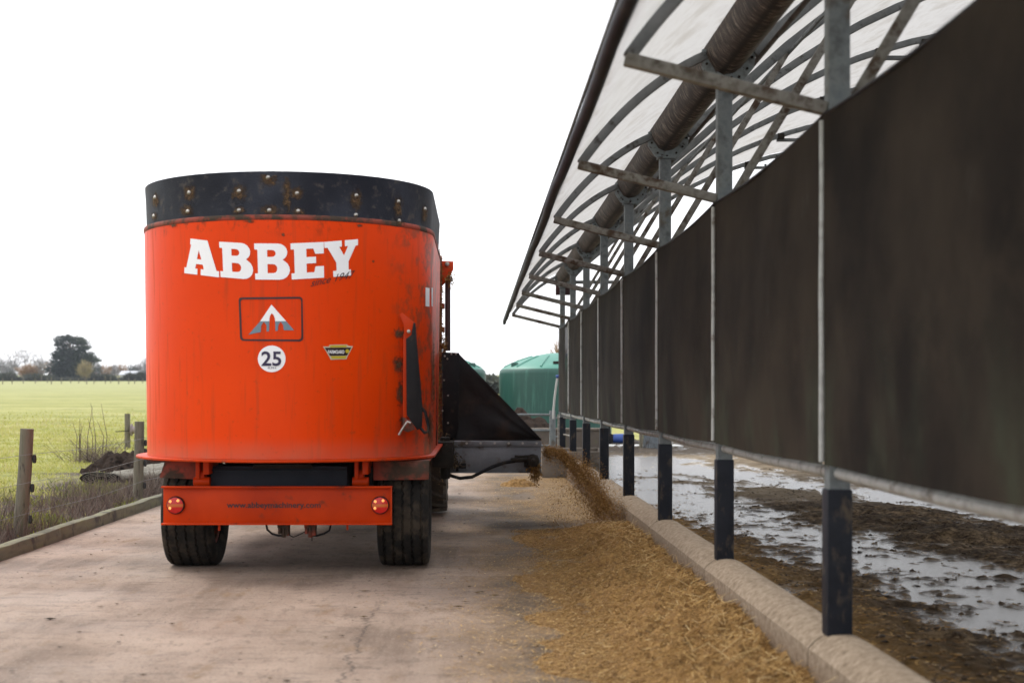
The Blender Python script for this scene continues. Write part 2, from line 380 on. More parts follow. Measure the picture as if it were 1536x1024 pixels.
def gutter_mat():
    m, nt, out = new_mat('stained_gutter_sheet')
    v = coords(nt)
    c = ramp(nt, noise(nt, coords(nt, (5, 26, 5)), 1.7, 4, .7), [(.40, (.012, .009, .007)), (.49, (.04, .028, .021)), (.55, (.095, .072, .054)), (.61, (.19, .155, .12)), (.70, (.40, .36, .30))])
    c = mixc(nt, smap(nt, noise(nt, coords(nt, (2, .8, 2)), 2.0, 5, .7), .45, .6, 0, .55), c, (.03, .021, .016))
    gx = N(nt, 'ShaderNodeSeparateXYZ'); nt.links.new(v, gx.inputs[0])
    c = mixc(nt, smap(nt, math_(nt, 'ABSOLUTE', math_(nt, 'SUBTRACT', gx.outputs[0], 1.503)), .004, .028, .9, 0), c, (.010, .008, .006))
    c = mixc(nt, smap(nt, gx.outputs[0], 1.55, 1.60, 0, .55), c, (.13, .105, .085))
    bsdf(nt, out, c, .7, .2, .4, noise(nt, v, 40), .3, .005)
    return m
M['gutter'] = gutter_mat()


def splash_mat():
    m, nt, out = new_mat('dried_mud_splash')
    v = coords(nt)
    a = N(nt, 'ShaderNodeAttribute', attribute_name='fade')
    f = math_(nt, 'ADD', a.outputs['Fac'], math_(nt, 'MULTIPLY', math_(nt, 'SUBTRACT', noise(nt, v, 32, 5, .75), .5), 1.7))
    al = smap(nt, f, .30, .85, 0, .85)
    p = bsdf(nt, out, ramp(nt, noise(nt, v, 60, 3), [(.3, (.045, .028, .016)), (.7, (.15, .095, .055))]), .95, 0, .1)
    t = N(nt, 'ShaderNodeBsdfTransparent'); mx = N(nt, 'ShaderNodeMixShader')
    nt.links.new(al, mx.inputs[0]); nt.links.new(t.outputs[0], mx.inputs[1]); nt.links.new(p.outputs[0], mx.inputs[2]); nt.links.new(mx.outputs[0], out.inputs[0])
    return m
M['mudsplash'] = splash_mat()

# ------------------------------------------------------------------ objects
ORG = {}


def tag(o, label=None, cat=None, group=None, kind=None):
    for k, v in (('label', label), ('category', cat), ('group', group), ('kind', kind)):
        if v: o[k] = v
    return o


def thing(name, label, cat, loc=(0, 0, 0), group=None):
    o = bpy.data.objects.new(name, None); COL.objects.link(o); o.location = loc; o.empty_display_size = .2
    ORG[o.name] = Vector(loc)
    return tag(o, label, cat, group)


def link(name, me, m, parent=None, mats=None):
    o = bpy.data.objects.new(name, me); COL.objects.link(o)
    if mats:
        for k in mats: me.materials.append(k)
    elif m is not None and not me.materials: me.materials.append(m)
    if parent is not None: o.parent = parent
    ORG[o.name] = ORG.get(parent.name, Vector()) if parent is not None else Vector()
    return o


class MB:
    def __init__(s): s.v = []; s.f = []

    def add(s, v, f):
        n = len(s.v); s.v += [tuple(p) for p in v]; s.f += [tuple(i + n for i in q) for q in f]; return s

    def bx(s, x0, x1, y0, y1, z0, z1, rot=None):
        v = [(x, y, z) for z in (z0, z1) for y in (y0, y1) for x in (x0, x1)]
        if rot is not None:
            c = Vector(((x0 + x1) / 2, (y0 + y1) / 2, (z0 + z1) / 2)); v = [c + rot @ (Vector(p) - c) for p in v]
        return s.add(v, [(0, 2, 3, 1), (4, 5, 7, 6), (0, 1, 5, 4), (2, 6, 7, 3), (0, 4, 6, 2), (1, 3, 7, 5)])

    def beam(s, p0, p1, w, d, up=(0, 0, 1)):
        p0, p1 = Vector(p0), Vector(p1); t = (p1 - p0).normalized(); u = Vector(up)
        a = t.cross(u)
        if a.length < 1e-4: a = t.cross(Vector((0, 1, 0)))
        a.normalize(); b = a.cross(t)
        v = []
        for p in (p0, p1):
            for i, j in ((-1, -1), (1, -1), (1, 1), (-1, 1)): v.append(p + a * i * w / 2 + b * j * d / 2)
        return s.add(v, [(3, 2, 1, 0), (4, 5, 6, 7), (0, 1, 5, 4), (1, 2, 6, 5), (2, 3, 7, 6), (3, 0, 4, 7)])

    def tube(s, pts, r, seg=10, caps=True):
        pts = [Vector(p) for p in pts]; n = len(pts)
        rr = r if isinstance(r, (list, tuple)) else [r] * n
        base = len(s.v); up = None
        for i, p in enumerate(pts):
            t = (pts[min(n - 1, i + 1)] - pts[max(0, i - 1)]).normalized()
            if up is None:
                up = Vector((0, 0, 1)) if abs(t.z) < .9 else Vector((1, 0, 0))
            a = t.cross(up).normalized(); b = a.cross(t).normalized(); up = b
            for k in range(seg):
                q = 2 * PI * k / seg; s.v.append(tuple(p + (a * math.cos(q) + b * math.sin(q)) * rr[i]))
        for i in range(n - 1):
            for k in range(seg):
                k2 = (k + 1) % seg
                s.f.append((base + i * seg + k, base + i * seg + k2, base + (i + 1) * seg + k2, base + (i + 1) * seg + k))
        if caps:
            s.f.append(tuple(base + k for k in range(seg))[::-1]); s.f.append(tuple(base + (n - 1) * seg + k for k in range(seg)))
        return s

    def prism(s, poly, vec):
        n = len(poly); poly = [Vector(p) for p in poly]; vec = Vector(vec)
        v = poly + [p + vec for p in poly]
        return s.add(v, [tuple(range(n))[::-1], tuple(range(n, 2 * n))] + [(i, (i + 1) % n, (i + 1) % n + n, i + n) for i in range(n)])

    def pxprism(s, poly, Y, t):
        return s.prism([PX(a, b, Y) for a, b in poly], (0, t, 0))

    def lathe(s, prof, c, axis='Z', seg=48, warp=None, cap=False):
        """prof: list of (radius, along)"""
        base = len(s.v); n = len(prof); c = Vector(c)
        for k in range(seg):
            q = 2 * PI * k / seg
            for i, (r, h) in enumerate(prof):
                if warp: r, h = warp(r, h, q, i)
                if axis == 'Z': p = (r * math.cos(q), r * math.sin(q), h)
                elif axis == 'X': p = (h, r * math.cos(q), r * math.sin(q))
                else: p = (r * math.cos(q), h, r * math.sin(q))
                s.v.append(tuple(c + Vector(p)))
        for k in range(seg):
            k2 = (k + 1) % seg
            for i in range(n - 1):
                s.f.append((base + k * n + i, base + k2 * n + i, base + k2 * n + i + 1, base + k * n + i + 1))
        if cap:
            s.f.append(tuple(base + k * n for k in range(seg))); s.f.append(tuple(base + k * n + n - 1 for k in range(seg))[::-1])
        return s

    def build(s, name, m, parent=None, bevel=0, smooth=0, seg=2):
        o0 = ORG.get(parent.name, Vector()) if parent is not None else Vector()
        me = bpy.data.meshes.new(name)
        me.from_pydata([tuple(Vector(p) - o0) for p in s.v], [], s.f)
        bm = bmesh.new(); bm.from_mesh(me)
        bmesh.ops.recalc_face_normals(bm, faces=bm.faces)
        if bevel:
            ed = [e for e in bm.edges if len(e.link_faces) == 2 and e.calc_face_angle(0) > .6]
            bmesh.ops.bevel(bm, geom=ed, offset=bevel, segments=seg, affect='EDGES', profile=.5, clamp_overlap=True)
        bm.to_mesh(me); bm.free()
        if smooth or bevel:
            me.polygons.foreach_set('use_smooth', [True] * len(me.polygons))
            me.set_sharp_from_angle(angle=math.radians(smooth or 40))
        me.update()
        return link(name, me, m, parent)


def build_split(mb, name, m, parent, key=None, **kw):
    """each connected piece (or each bucket of key(centre)) becomes a part of its own"""
    n = len(mb.v); p = list(range(n))
    def find(a):
        while p[a] != a: p[a] = p[p[a]]; a = p[a]
        return a
    for f in mb.f:
        for i in f[1:]: p[find(i)] = find(f[0])
    comp = {}
    for i in range(n): comp.setdefault(find(i), []).append(i)
    bk = {}
    for r, ids in comp.items():
        c = sum((Vector(mb.v[i]) for i in ids), Vector()) / len(ids)
        bk.setdefault(key(c) if key else r, []).extend(ids)
    res = []
    for ids in bk.values():
        ix = {i: k for k, i in enumerate(sorted(ids))}; q = MB()
        q.v = [mb.v[i] for i in sorted(ids)]; q.f = [tuple(ix[i] for i in f) for f in mb.f if f[0] in ix]
        res.append(q.build(name, m, parent, **kw))
    return res


def npmesh(name, V, Fc, m, rnd=None, parent=None, smooth=False, attrs=None):
    """V (n,3), Fc (k,c) index array, all faces the same size"""
    me = bpy.data.meshes.new(name)
    o0 = ORG.get(parent.name, Vector()) if parent is not None else Vector()
    V = np.asarray(V, np.float32) - np.array(o0, np.float32); Fc = np.asarray(Fc, np.int32); k, c = Fc.shape
    me.vertices.add(len(V)); me.vertices.foreach_set('co', V.ravel())
    me.loops.add(k * c); me.loops.foreach_set('vertex_index', Fc.ravel())
    me.polygons.add(k); me.polygons.foreach_set('loop_start', np.arange(0, k * c, c, dtype=np.int32))
    try: me.polygons.foreach_set('loop_total', np.full(k, c, np.int32))
    except Exception: pass
    if smooth: me.polygons.foreach_set('use_smooth', np.ones(k, bool))
    me.update(calc_edges=True)
    if rnd is not None:
        a = me.attributes.new('rnd', 'FLOAT', 'POINT'); a.data.foreach_set('value', np.asarray(rnd, np.float32))
    for nm, arr in (attrs or {}).items():
        a = me.attributes.new(nm, 'FLOAT', 'POINT'); a.data.foreach_set('value', np.asarray(arr, np.float32))
    return link(name, me, m, parent)


def strands(roots, dirs, length, width, taper=.3, side=None, bend=None):
    """flat strands: quads; returns V, F, and a repeat count of 4"""
    n = len(roots); dirs = dirs / np.linalg.norm(dirs, axis=1, keepdims=True)
    if side is None:
        r = rng.normal(size=(n, 3)); side = np.cross(dirs, r)
    side = side / (np.linalg.norm(side, axis=1, keepdims=True) + 1e-9)
    L = length[:, None]; W = width[:, None]
    tip = roots + dirs * L
    if bend is not None: tip = tip + bend
    V = np.stack([roots - side * W / 2, roots + side * W / 2, tip + side * W / 2 * taper, tip - side * W / 2 * taper], 1).reshape(-1, 3)
    return V, np.arange(4 * n).reshape(n, 4)


def grid(xs, ys, zf):
    Xg, Yg = np.meshgrid(xs, ys); Z = zf(Xg, Yg)
    V = np.stack([Xg, Yg, Z], -1).reshape(-1, 3); nx, ny = len(xs), len(ys)
    i = np.arange(nx - 1)[None, :] + np.arange(ny - 1)[:, None] * nx; i = i.ravel()
    return V, np.stack([i, i + 1, i + nx + 1, i + nx], 1)


# ------------------------------------------------------------------ ground
def gz(x, y):
    x = np.asarray(x, float); y = np.asarray(y, float)
    base = .0155 * np.maximum(0, y - 38) * sstep(30, 70, y) + 0 * x
    left = (x < -3.85)
    bumps = (fbm(x * .7, y * .7, 4, 3) - .5) * .16 * sstep(3.9, 5.2, -x) * sstep(150, 40, y)
    return base - .03 + np.where(left, bumps + .05 * sstep(3.9, 4.3, -x), 0)


xs = np.unique(np.concatenate([np.linspace(-900, -60, 22), np.linspace(-60, -25, 15), np.linspace(-25, -3.9, 100), np.array([-3.86, -3, 0, 6, 16]), np.linspace(20, 900, 24)]))
ys = np.unique(np.concatenate([np.linspace(-40, 5, 10), np.linspace(5, 50, 180), np.linspace(50, 150, 60), np.linspace(150, 1200, 40)]))
V, Fc = grid(xs, ys, gz)
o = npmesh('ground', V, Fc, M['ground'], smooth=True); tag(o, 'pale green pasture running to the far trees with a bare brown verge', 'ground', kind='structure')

V, Fc = grid(np.linspace(-3.72, 1.40, 40), np.linspace(-6, 27.5, 160), lambda x, y: (fbm(x * .8, y * .8, 3, 5) - .5) * .012 + .0)
o = npmesh('road', V, Fc, M['lane'], smooth=True); tag(o, 'pinkish grey concrete feed lane with cracks and grit', 'lane', kind='structure')


def mudz(x, y):
    ch = .30 + .05 * np.sin(y * .9)
    c1 = np.interp(y, [0, 5, 8.7, 11.6, 14, 19.4, 23], [3.3, 3.2, 3.25, 3.15, 2.7, 2.3, 2.2])      # centre of the wet run beside the feed rail
    w1 = np.interp(y, [0, 8, 12, 18, 22], [.75, .75, .85, 1.0, 1.4])
    d1 = np.exp(-((x - c1) / w1) ** 2)
    c2 = np.interp(y, [0, 10, 14, 17, 20, 26], [6.6, 6.4, 6.0, 5.6, 4.8, 3.6]); d2 = np.exp(-((x - c2) / .8) ** 2)
    h = .060 - .072 * d1 - .064 * d2
    far = sstep(14.5, 19, y) * sstep(31.5, 29, y)
    far2 = sstep(28.5, 31, y)
    n = (fbm(x * 1.1, y * 1.1, 4, 21) - .5) * .17 * (1 - .85 * np.maximum(d1, d2)) + (fbm(x * 5.5, y * 4.5, 5, 33) - .5) * .105 + (fbm(x * 11, y * 8, 3, 35) - .5) * (.05 + .10 * np.maximum(d1, d2))
    n2 = (fbm(x * .8, y * .5, 4, 25) - .5) * .05 + (fbm(x * 6, y * 2.4, 5, 39) - .5) * .075
    hf = .038 - .036 * d2 - .034 * d1 - .010 * sstep(3.2, 2.2, x)
    z = h + n; ch_ = np.maximum(d1, d2)
    n = np.where(z > .011, .011 + (z - .011) * (1 - .72 * ch_), z) - h
    return (h + n) * (1 - far) * (1 - far2) + (hf + n2) * far + (.04 + n) * far2


xs = np.concatenate([np.linspace(1.60, 6.4, 190), np.linspace(6.45, 16, 120)]); ys = np.concatenate([np.linspace(-4, 4, 20), np.linspace(4.15, 20, 560), np.linspace(20.05, 30, 160), np.linspace(30.1, 40, 70)])
V, Fc = grid(xs, ys, mudz)
o = npmesh('yard', V, Fc, M['mud'], smooth=True); tag(o, 'churned brown mud of the cattle yard beside the lane', 'mud', kind='structure')
o = npmesh('water', *grid(np.linspace(1.61, 15.9, 4), np.linspace(-4, 32, 4), lambda x, y: x * 0 + .0095), M['water']); tag(o, 'shallow puddle water lying in the yard mud', 'water', kind='structure')

# mud clods and straw bits in the yard ------------------------------
n = 15000
y = 5 + 20 * rng.random(n) ** 1.2; x = 1.65 + rng.random(n) ** 1.3 * np.minimum(8, .42 * y + .5); z = mudz(x, y)
k = z > -.005; x, y, z = x[k], y[k], z[k]; n = len(x)
s = .004 + .016 * rng.random(n) ** 2.5
oc = np.array([(1, 0, 0), (-1, 0, 0), (0, 1, 0), (0, -1, 0), (0, 0, .8), (0, 0, -.8)])
V = np.stack([x, y, z], 1)[:, None, :] + oc[None] * s[:, None, None] * np.array([1.3, 1.3, .7]) * rng.uniform(.5, 1.5, (n, 6, 1))
T = np.array([(0, 2, 4), (2, 1, 4), (1, 3, 4), (3, 0, 4), (2, 0, 5), (1, 2, 5), (3, 1, 5), (0, 3, 5)])
Fc = (T[None] + 6 * np.arange(n)[:, None, None]).reshape(-1, 3)
o = npmesh('mud_clods', V.reshape(-1, 3), Fc, M['muck'], np.repeat(rng.random(n), 6)); tag(o, 'small dark clods scattered over the yard mud', 'mud clods', kind='stuff')
n = 9000
y = 4.5 + 18 * rng.random(n) ** 1.1; x = 1.63 + np.abs(rng.normal(0, .55, n)); z = mudz(x, y) + .008
a = rng.random(n) * 2 * PI; d = np.stack([np.cos(a), np.sin(a), rng.uniform(-.1, .3, n)], 1)
V, Fc = strands(np.stack([x, y, z], 1), d, rng.uniform(.01, .05, n), rng.uniform(.002, .005, n), .8)
o = npmesh('straw_litter', V, Fc, M['straw'], np.repeat(rng.random(n) * .7, 4)); tag(o, 'short straw bits trodden into the mud behind the feed kerb', 'straw', kind='stuff')


# ------------------------------------------------------------------ feed on the lane
def feedz(x, y):
    e = fbm(x * 2.2, y * 2.2, 4, 51) - .5
    w = sstep(.62, 1.28, x + e * .32) * (.095 + .08 * fbm(y * 1.3, y * 0 + 3, 3, 8)) * sstep(13.9, 13.0, y + e * .8)
    lump = (fbm(x * 7, y * 6, 4, 61) - .5) * .15 * sstep(.5, 1.0, x) + (fbm(x * 24, y * 24, 2, 67) - .5) * .022 * sstep(.5, .9, x)
    thin = .016 * sstep(.18, .5, x + e * .6) * sstep(14.6, 13.2, y)
    return -.012 + thin + w + lump * sstep(13.8, 13.1, y)


V, Fc = grid(np.linspace(.10, 1.388, 110), np.concatenate([np.linspace(-3, 4.5, 40), np.linspace(4.6, 14.2, 560)]), feedz)
o = npmesh('feed_windrow', V, Fc, M['feed_core'], smooth=True)
tag(o, 'long golden brown windrow of chopped feed lying against the kerb', 'cattle feed', kind='stuff')
n = 170000
y = 4.6 + 9.2 * rng.random(n) ** 1.15; x = 1.38 - np.abs(rng.normal(0, .5, n)); k = (x > .12); x, y = x[k], y[k]; n = len(x)
z = feedz(x, y); k = z > -.009; x, y, z = x[k], y[k], z[k]; n = len(x)
a = rng.normal(0.3, 1.1, n); d = np.stack([np.cos(a), np.sin(a), rng.uniform(-.3, .6, n)], 1)
big = rng.random(n) ** 5
V, Fc = strands(np.stack([x, y, z + .003], 1), d, .008 + .05 * big, .0014 + .0024 * rng.random(n) ** 2, .7)
o = npmesh('feed_strands', V, Fc, M['straw'], np.repeat(np.clip(rng.normal(.45, .22, n), 0, 1), 4)); tag(o, 'loose golden straw strands over the feed windrow', 'straw', kind='stuff')
n = 2000
y = 4.8 + 8.6 * rng.random(n) ** 1.1; x = 1.37 - np.abs(rng.normal(0, .22, n)); z = feedz(x, y) + .012
a = rng.normal(.9, 1.0, n); d = np.stack([np.cos(a), np.sin(a), rng.uniform(-.15, .55, n)], 1)
V, Fc = strands(np.stack([x, y, z], 1), d, rng.uniform(.05, .15, n), rng.uniform(.0014, .0028, n), .6)
o = npmesh('long_straw', V, Fc, M['straw'], np.repeat(np.clip(rng.normal(.7, .25, n), 0, 1), 4)); tag(o, 'long pale straw stalks sticking out of the feed windrow', 'straw', kind='stuff')
n = 100000
y = 4.6 + 18 * rng.random(n) ** 1.05; x = 1.35 - np.abs(rng.normal(0, .70, n)); k = x > -1.6; x, y = x[k], y[k]; n = len(x)
a = rng.random(n) * 2 * PI; d = np.stack([np.cos(a), np.sin(a), rng.uniform(0, .15, n)], 1)
keep = fbm(x * 1.7, y * .9, 4, 71) > .36 + .28 * sstep(.4, -.9, x); x, y, a, d = x[keep], y[keep], a[keep], d[keep]; n = len(x)
V, Fc = strands(np.stack([x, y, np.full(n, .012)], 1), d, .008 + .04 * rng.random(n) ** 2.5, .002 + .004 * rng.random(n), .8, side=np.stack([-d[:, 1], d[:, 0], 0 * a], 1))
o = npmesh('chaff', V, Fc, M['straw'], np.repeat(np.clip(rng.normal(.5, .25, n), 0, 1), 4)); tag(o, 'thin scatter of chaff and straw bits on the concrete lane', 'chaff', kind='stuff')
n = 380
x = -3.6 + 4.4 * rng.random(n); y = 4.8 + 14 * rng.random(n) ** 1.2; s = .004 + .012 * rng.random(n) ** 3
V = np.stack([x, y, np.full(n, .010)], 1)[:, None, :] + oc[None] * s[:, None, None] * np.array([2.0, 1, .35]) * rng.uniform(.4, 1.5, (n, 6, 1))
Fc = (T[None] + 6 * np.arange(n)[:, None, None]).reshape(-1, 3)
o = npmesh('dung_crumbs', V.reshape(-1, 3), Fc, M['muck'], np.repeat(rng.random(n), 6)); tag(o, 'small dark crumbs of dirt on the concrete lane', 'dirt crumbs', kind='stuff')


def mound(name, cx, cy, rx, ry, h, m, label, cat, strand=None, seed=0, z0=0, kind=None, n=26):
    V, Fc = grid(np.linspace(-1, 1, n), np.linspace(-1, 1, n), lambda x, y: np.maximum(-.02, h * (1 - x * x - y * y) * (.7 + .7 * fbm(x * 2 + seed, y * 2, 3, seed)) + (fbm(x * 6 + seed, y * 6, 3, seed) - .5) * h * .9 * (x * x + y * y < .95)))
    V = V * np.array([rx, ry, 1]) + np.array([cx, cy, z0]); o = npmesh(name, V, Fc, m, smooth=True)
    return tag(o, label, cat, kind=kind)


mound('feed_heap', .60, 20.4, .27, .35, .085, M['feed_core'], 'small low heap of feed beyond the discharge conveyor', 'feed heap', seed=4)

# feed thrown by the conveyor, in the air ------------------------------
n = 62000
P = np.array([(.69, 14.35, .74), (.86, 14.15, .70), (1.0, 13.95, .56), (1.10, 13.75, .40), (1.20, 13.5, .22), (1.30, 13.3, .08)])
t = np.clip(rng.random(n) ** .9 * 5, 0, 4.999); i = t.astype(int); f = (t - i)[:, None]
c = P[i] * (1 - f) + P[i + 1] * f
clump = fbm(t * 3.2, np.zeros(n), 2, 3)
rad = (.028 + .05 * (t / 5)) * (.2 + 1.7 * clump)
off = rng.normal(size=(n, 3)) * rad[:, None] * np.array([1, 1.4, 1]); off[:, 2] -= np.abs(rng.normal(0, .05, n)) * (rng.random(n) < .25)
r = c + off
ok = fbm(r[:, 0] * 16 + r[:, 1] * 6, r[:, 2] * 16 - r[:, 1] * 9, 2, 19) > .455 - .12 * rng.random(n); r = r[ok]; clump = clump[ok]; n = len(r)
V, Fc = strands(r, rng.normal(size=(n, 3)), .004 + .018 * rng.random(n) ** 2.5, .002 + .004 * rng.random(n), .8)
o = npmesh('falling_feed', V, Fc, M['feed_fly'], np.repeat(np.clip(rng.normal(.45 - .2 * (clump - .5), .25, n), 0, 1), 4))
tag(o, 'brown stream of chopped feed falling from conveyor onto the windrow', 'falling feed', kind='stuff')

n = 2600
r = np.stack([rng.uniform(.72, 1.36, n), rng.uniform(13.3, 14.6, n), .02 + .62 * rng.random(n) ** 1.6], 1)
r = r[r[:, 2] < .85 - .62 * (r[:, 0] - .68)]; n = len(r)
V, Fc = strands(r, rng.normal(size=(n, 3)), .005 + .018 * rng.random(n), .002 + .003 * rng.random(n), .8)
o = npmesh('feed_dust', V, Fc, M['feed_fly'], np.repeat(rng.random(n), 4)); tag(o, 'stray feed bits in the air around the falling stream', 'feed bits', kind='stuff')

# ------------------------------------------------------------------ kerb, edging, trough
SP, Y0 = 2.743, 6.0
kt = thing('feed_kerb', 'long low round-topped concrete kerb between the feed lane and the muddy yard', 'kerb', (1.5, 0, 0))
prof = [(1.390, -.02), (1.395, .236), (1.426, .268), (1.455, .288), (1.485, .300), (1.52, .304), (1.56, .304), (1.59, .296), (1.614, .27), (1.622, .23), (1.63, -.02)]
for k in range(-3, 6):
    ya, yb = Y0 + SP * k + .008, Y0 + SP * (k + 1) - .008
    if k == 5: yb = 22.0
    mb = MB(); ny = 14; ring = []
    for j in range(ny + 1):
        yy = ya + (yb - ya) * j / ny
        e = .012 if j in (0, ny) else 0
        wob = 0
        ring.append([(1.51 + (px - 1.51) * (1 - e * 2) + wob, yy, pz * (1 - e * 1.5) + 0 if pz > 0 else pz) for px, pz in prof])
    m_ = len(prof)
    mb.add([p for r_ in ring for p in r_], [(j * m_ + i, j * m_ + i + 1, (j + 1) * m_ + i + 1, (j + 1) * m_ + i) for j in range(ny) for i in range(m_ - 1)] + [tuple(range(m_)), tuple(ny * m_ + i for i in range(m_))[::-1]])
    mb.build('kerb_block', M['kerb'], kt, smooth=38)

et = thing('timber_edging', 'mossy timber edging board between the concrete lane and the field verge', 'edging', (-3.78, 0, 0))
yy = -4.0
while yy < 30:
    L = 4.2; mb = MB(); nn = 12
    pts = []
    for j in range(nn + 1):
        q = yy + .006 + (L - .012) * j / nn; w = (vnoise(q * 1.3, 0, 12) - .5) * .02; t = .105 + (vnoise(q * 2.2, 3, 14) - .5) * .016
        pts += [(-3.84 + w, q, -.03), (-3.842 + w, q, t), (-3.735 + w, q, t), (-3.73 + w, q, -.03)]
    mb.add(pts, [(4 * j + i, 4 * j + i + 1, 4 * j + i + 5, 4 * j + i + 4) for j in range(nn) for i in range(3)] + [(0, 1, 2, 3), tuple(4 * nn + i for i in (3, 2, 1, 0))])
    mb.build('board', M['timber'], et, bevel=.008); yy += L

tr = thing('concrete_trough', 'stained concrete trough across the end of the feed kerb', 'trough', (1.55, 22.9, 0))
mb = MB(); x0, x1, ya, yb, t = 1.02, 2.08, 22.35, 23.5, .09
mb.bx(x0, x1, ya, ya + t, -.02, .41).bx(x0, x1, yb - t, yb, -.02, .43).bx(x0, x0 + t, ya + t, yb - t, -.02, .42).bx(x1 - t, x1, ya + t, yb - t, -.02, .42)
mb.bx(x0 + t, x1 - t, ya + t, yb - t, -.02, .10)
mb.build('basin', M['trough'], tr, bevel=.015)
wl = thing('low_brown_wall', 'low brown mossy wall in front of the right green tank', 'wall', (2.0, 30, 0))
MB().bx(.9, 2.62, 30, 30.18, -.05, .55).build('wall_body', M['brownwall'], wl, bevel=.02)
MB().bx(.88, 2.64, 29.97, 30.21, .552, .60).build('coping', M['trough'], wl, bevel=.01)
mound('soil_bank', 1.0, 33.0, 1.6, 1.5, .75, M['soil'], 'bank of dark soil between the low wall and the tanks', 'soil bank', seed=9, kind='structure')

# ------------------------------------------------------------------ shelter
sh = thing('cattle_shelter', 'long open-sided cattle shelter with translucent arched roof on galvanised posts', 'shelter', (1.52, 6, 0))
SO = ORG[sh.name]


def bez(p0, c, p1, n):
    return [((1 - t) ** 2 * p0[0] + 2 * t * (1 - t) * c[0] + t * t * p1[0], (1 - t) ** 2 * p0[1] + 2 * t * (1 - t) * c[1] + t * t * p1[1]) for t in [i / n for i in range(n + 1)]]


rib = bez((.64, 2.72), (.98, 3.20), (1.41, 3.385), 14)
AR = [(1.70, 3.40), (1.92, 3.60), (2.16, 3.80), (2.50, 4.105), (2.84, 4.37), (3.2, 4.62), (3.52, 4.82), (3.86, 5.01), (4.2, 5.17), (4.55, 5.31), (4.88, 5.42), (5.2, 5.51), (5.5, 5.57)]


def arc_beam(pts, w, d, y=0):
    mb = MB(); v = []; n = len(pts)
    for i, (x, z) in enumerate(pts):
        a = pts[max(0, i - 1)]; b = pts[min(n - 1, i + 1)]; tx, tz = b[0] - a[0], b[1] - a[1]; l = math.hypot(tx, tz); nx, nz = -tz / l, tx / l
        v += [(x + nx * d / 2, y - w / 2, z + nz * d / 2), (x + nx * d / 2, y + w / 2, z + nz * d / 2), (x - nx * d / 2, y + w / 2, z - nz * d / 2), (x - nx * d / 2, y - w / 2, z - nz * d / 2)]
    f = [(4 * i + k, 4 * i + (k + 1) % 4, 4 * i + 4 + (k + 1) % 4, 4 * i + 4 + k) for i in range(n - 1) for k in range(4)] + [(0, 1, 2, 3), (4 * n - 1, 4 * n - 2, 4 * n - 3, 4 * n - 4)]
    return mb.add(v, f)


def at6(mb):   # geometry drawn at y = 0 moved to the first frame
    mb.v = [(a, b + Y0, c) for a, b, c in mb.v]; return mb


frame_parts = []
frame_parts.append(at6(MB().bx(1.476, 1.566, -.045, .045, .28, 3.20)).build('post', M['galv'], sh, bevel=.006))
mb = MB().bx(1.468, 1.574, -.053, .053, .285, .905)
frame_parts.append(at6(mb).build('post_sleeve', M['sleeve'], sh, bevel=.008))
frame_parts.append(at6(MB().beam((.625, 0, 2.715), (1.474, 0, 2.505), .055, .055)).build('outrigger_arm', M['galv_dirty'], sh, bevel=.008))
frame_parts.append(at6(arc_beam(rib, .05, .055)).build('canopy_rib', M['hoop'], sh, bevel=.006))
frame_parts.append(at6(arc_beam(AR, .06, .075)).build('roof_hoop', M['hoop'], sh, bevel=.006))
frame_parts.append(at6(MB().beam((1.568, 0, 2.50), (2.50, 0, 4.055), .05, .05)).build('brace', M['galv_dirty'], sh, bevel=.006))
frame_parts.append(at6(MB().beam((4.75, .06, 5.33), (6.6, .06, 5.33), .05, .05)).build('collar_tie', M['hoop'], sh, bevel=.006))
# saddle plate: an open-topped collar under the gutter
out_ = [(1.385, 3.42), (1.385, 3.31), (1.43, 3.235), (1.475, 3.195), (1.60, 3.195), (1.645, 3.235), (1.705, 3.31), (1.715, 3.42), (1.655, 3.42)]
inn = [(1.628, 3.345), (1.575, 3.282), (1.52, 3.262), (1.465, 3.29), (1.425, 3.36), (1.415, 3.42)]
mb = MB(); ring = out_ + inn
mb.prism([(a, -.012, b) for a, b in ring], (0, .024, 0))
mb.bx(1.46, 1.60, -.06, .06, 3.202, 3.214)
frame_parts.append(at6(mb).build('gutter_saddle', M['saddle'], sh))
mb = MB()
for a, b in ((1.402, 3.39), (1.412, 3.33), (1.46, 3.25), (1.535, 3.225), (1.61, 3.25), (1.66, 3.30), (1.69, 3.37)):
    mb.lathe([(.009, -.022), (.009, -.012)], (a, 0, b), 'Y', 6, cap=True)
frame_parts += build_split(at6(mb), 'bolt_head', M['dark'], sh)
mb = MB()
for xx, zz in ((4.8, 5.39), (5.35, 5.50)):
    mb.bx(xx - .05, xx + .05, -.06, .06, zz - .06, zz + .03).tube([(xx, -.08, zz - .02), (xx, .1, zz - .02)], .018, 6)
frame_parts += build_split(at6(mb), 'clamp', M['dark'], sh, key=lambda c: c.x > 5.1, bevel=.004)
frame_parts.append(at6(MB().bx(9.25, 9.34, -.045, .045, .0, 3.2)).build('far_post', M['galv'], sh, bevel=.006))
FR = [(11.0 - a, b) for a, b in AR][::-1]
frame_parts.append(at6(arc_beam(FR, .06, .075)).build('roof_hoop', M['hoop'], sh, bevel=.006))
for k in range(-3, 8):
    if k == 0: continue
    for o in frame_parts:
        c = o.copy(); c.location = (0, SP * k, 0); COL.objects.link(c); c.parent = sh
# skins, sagging a little between hoops
YA, YB = Y0 - 3 * SP - .3, Y0 + 7 * SP + .12


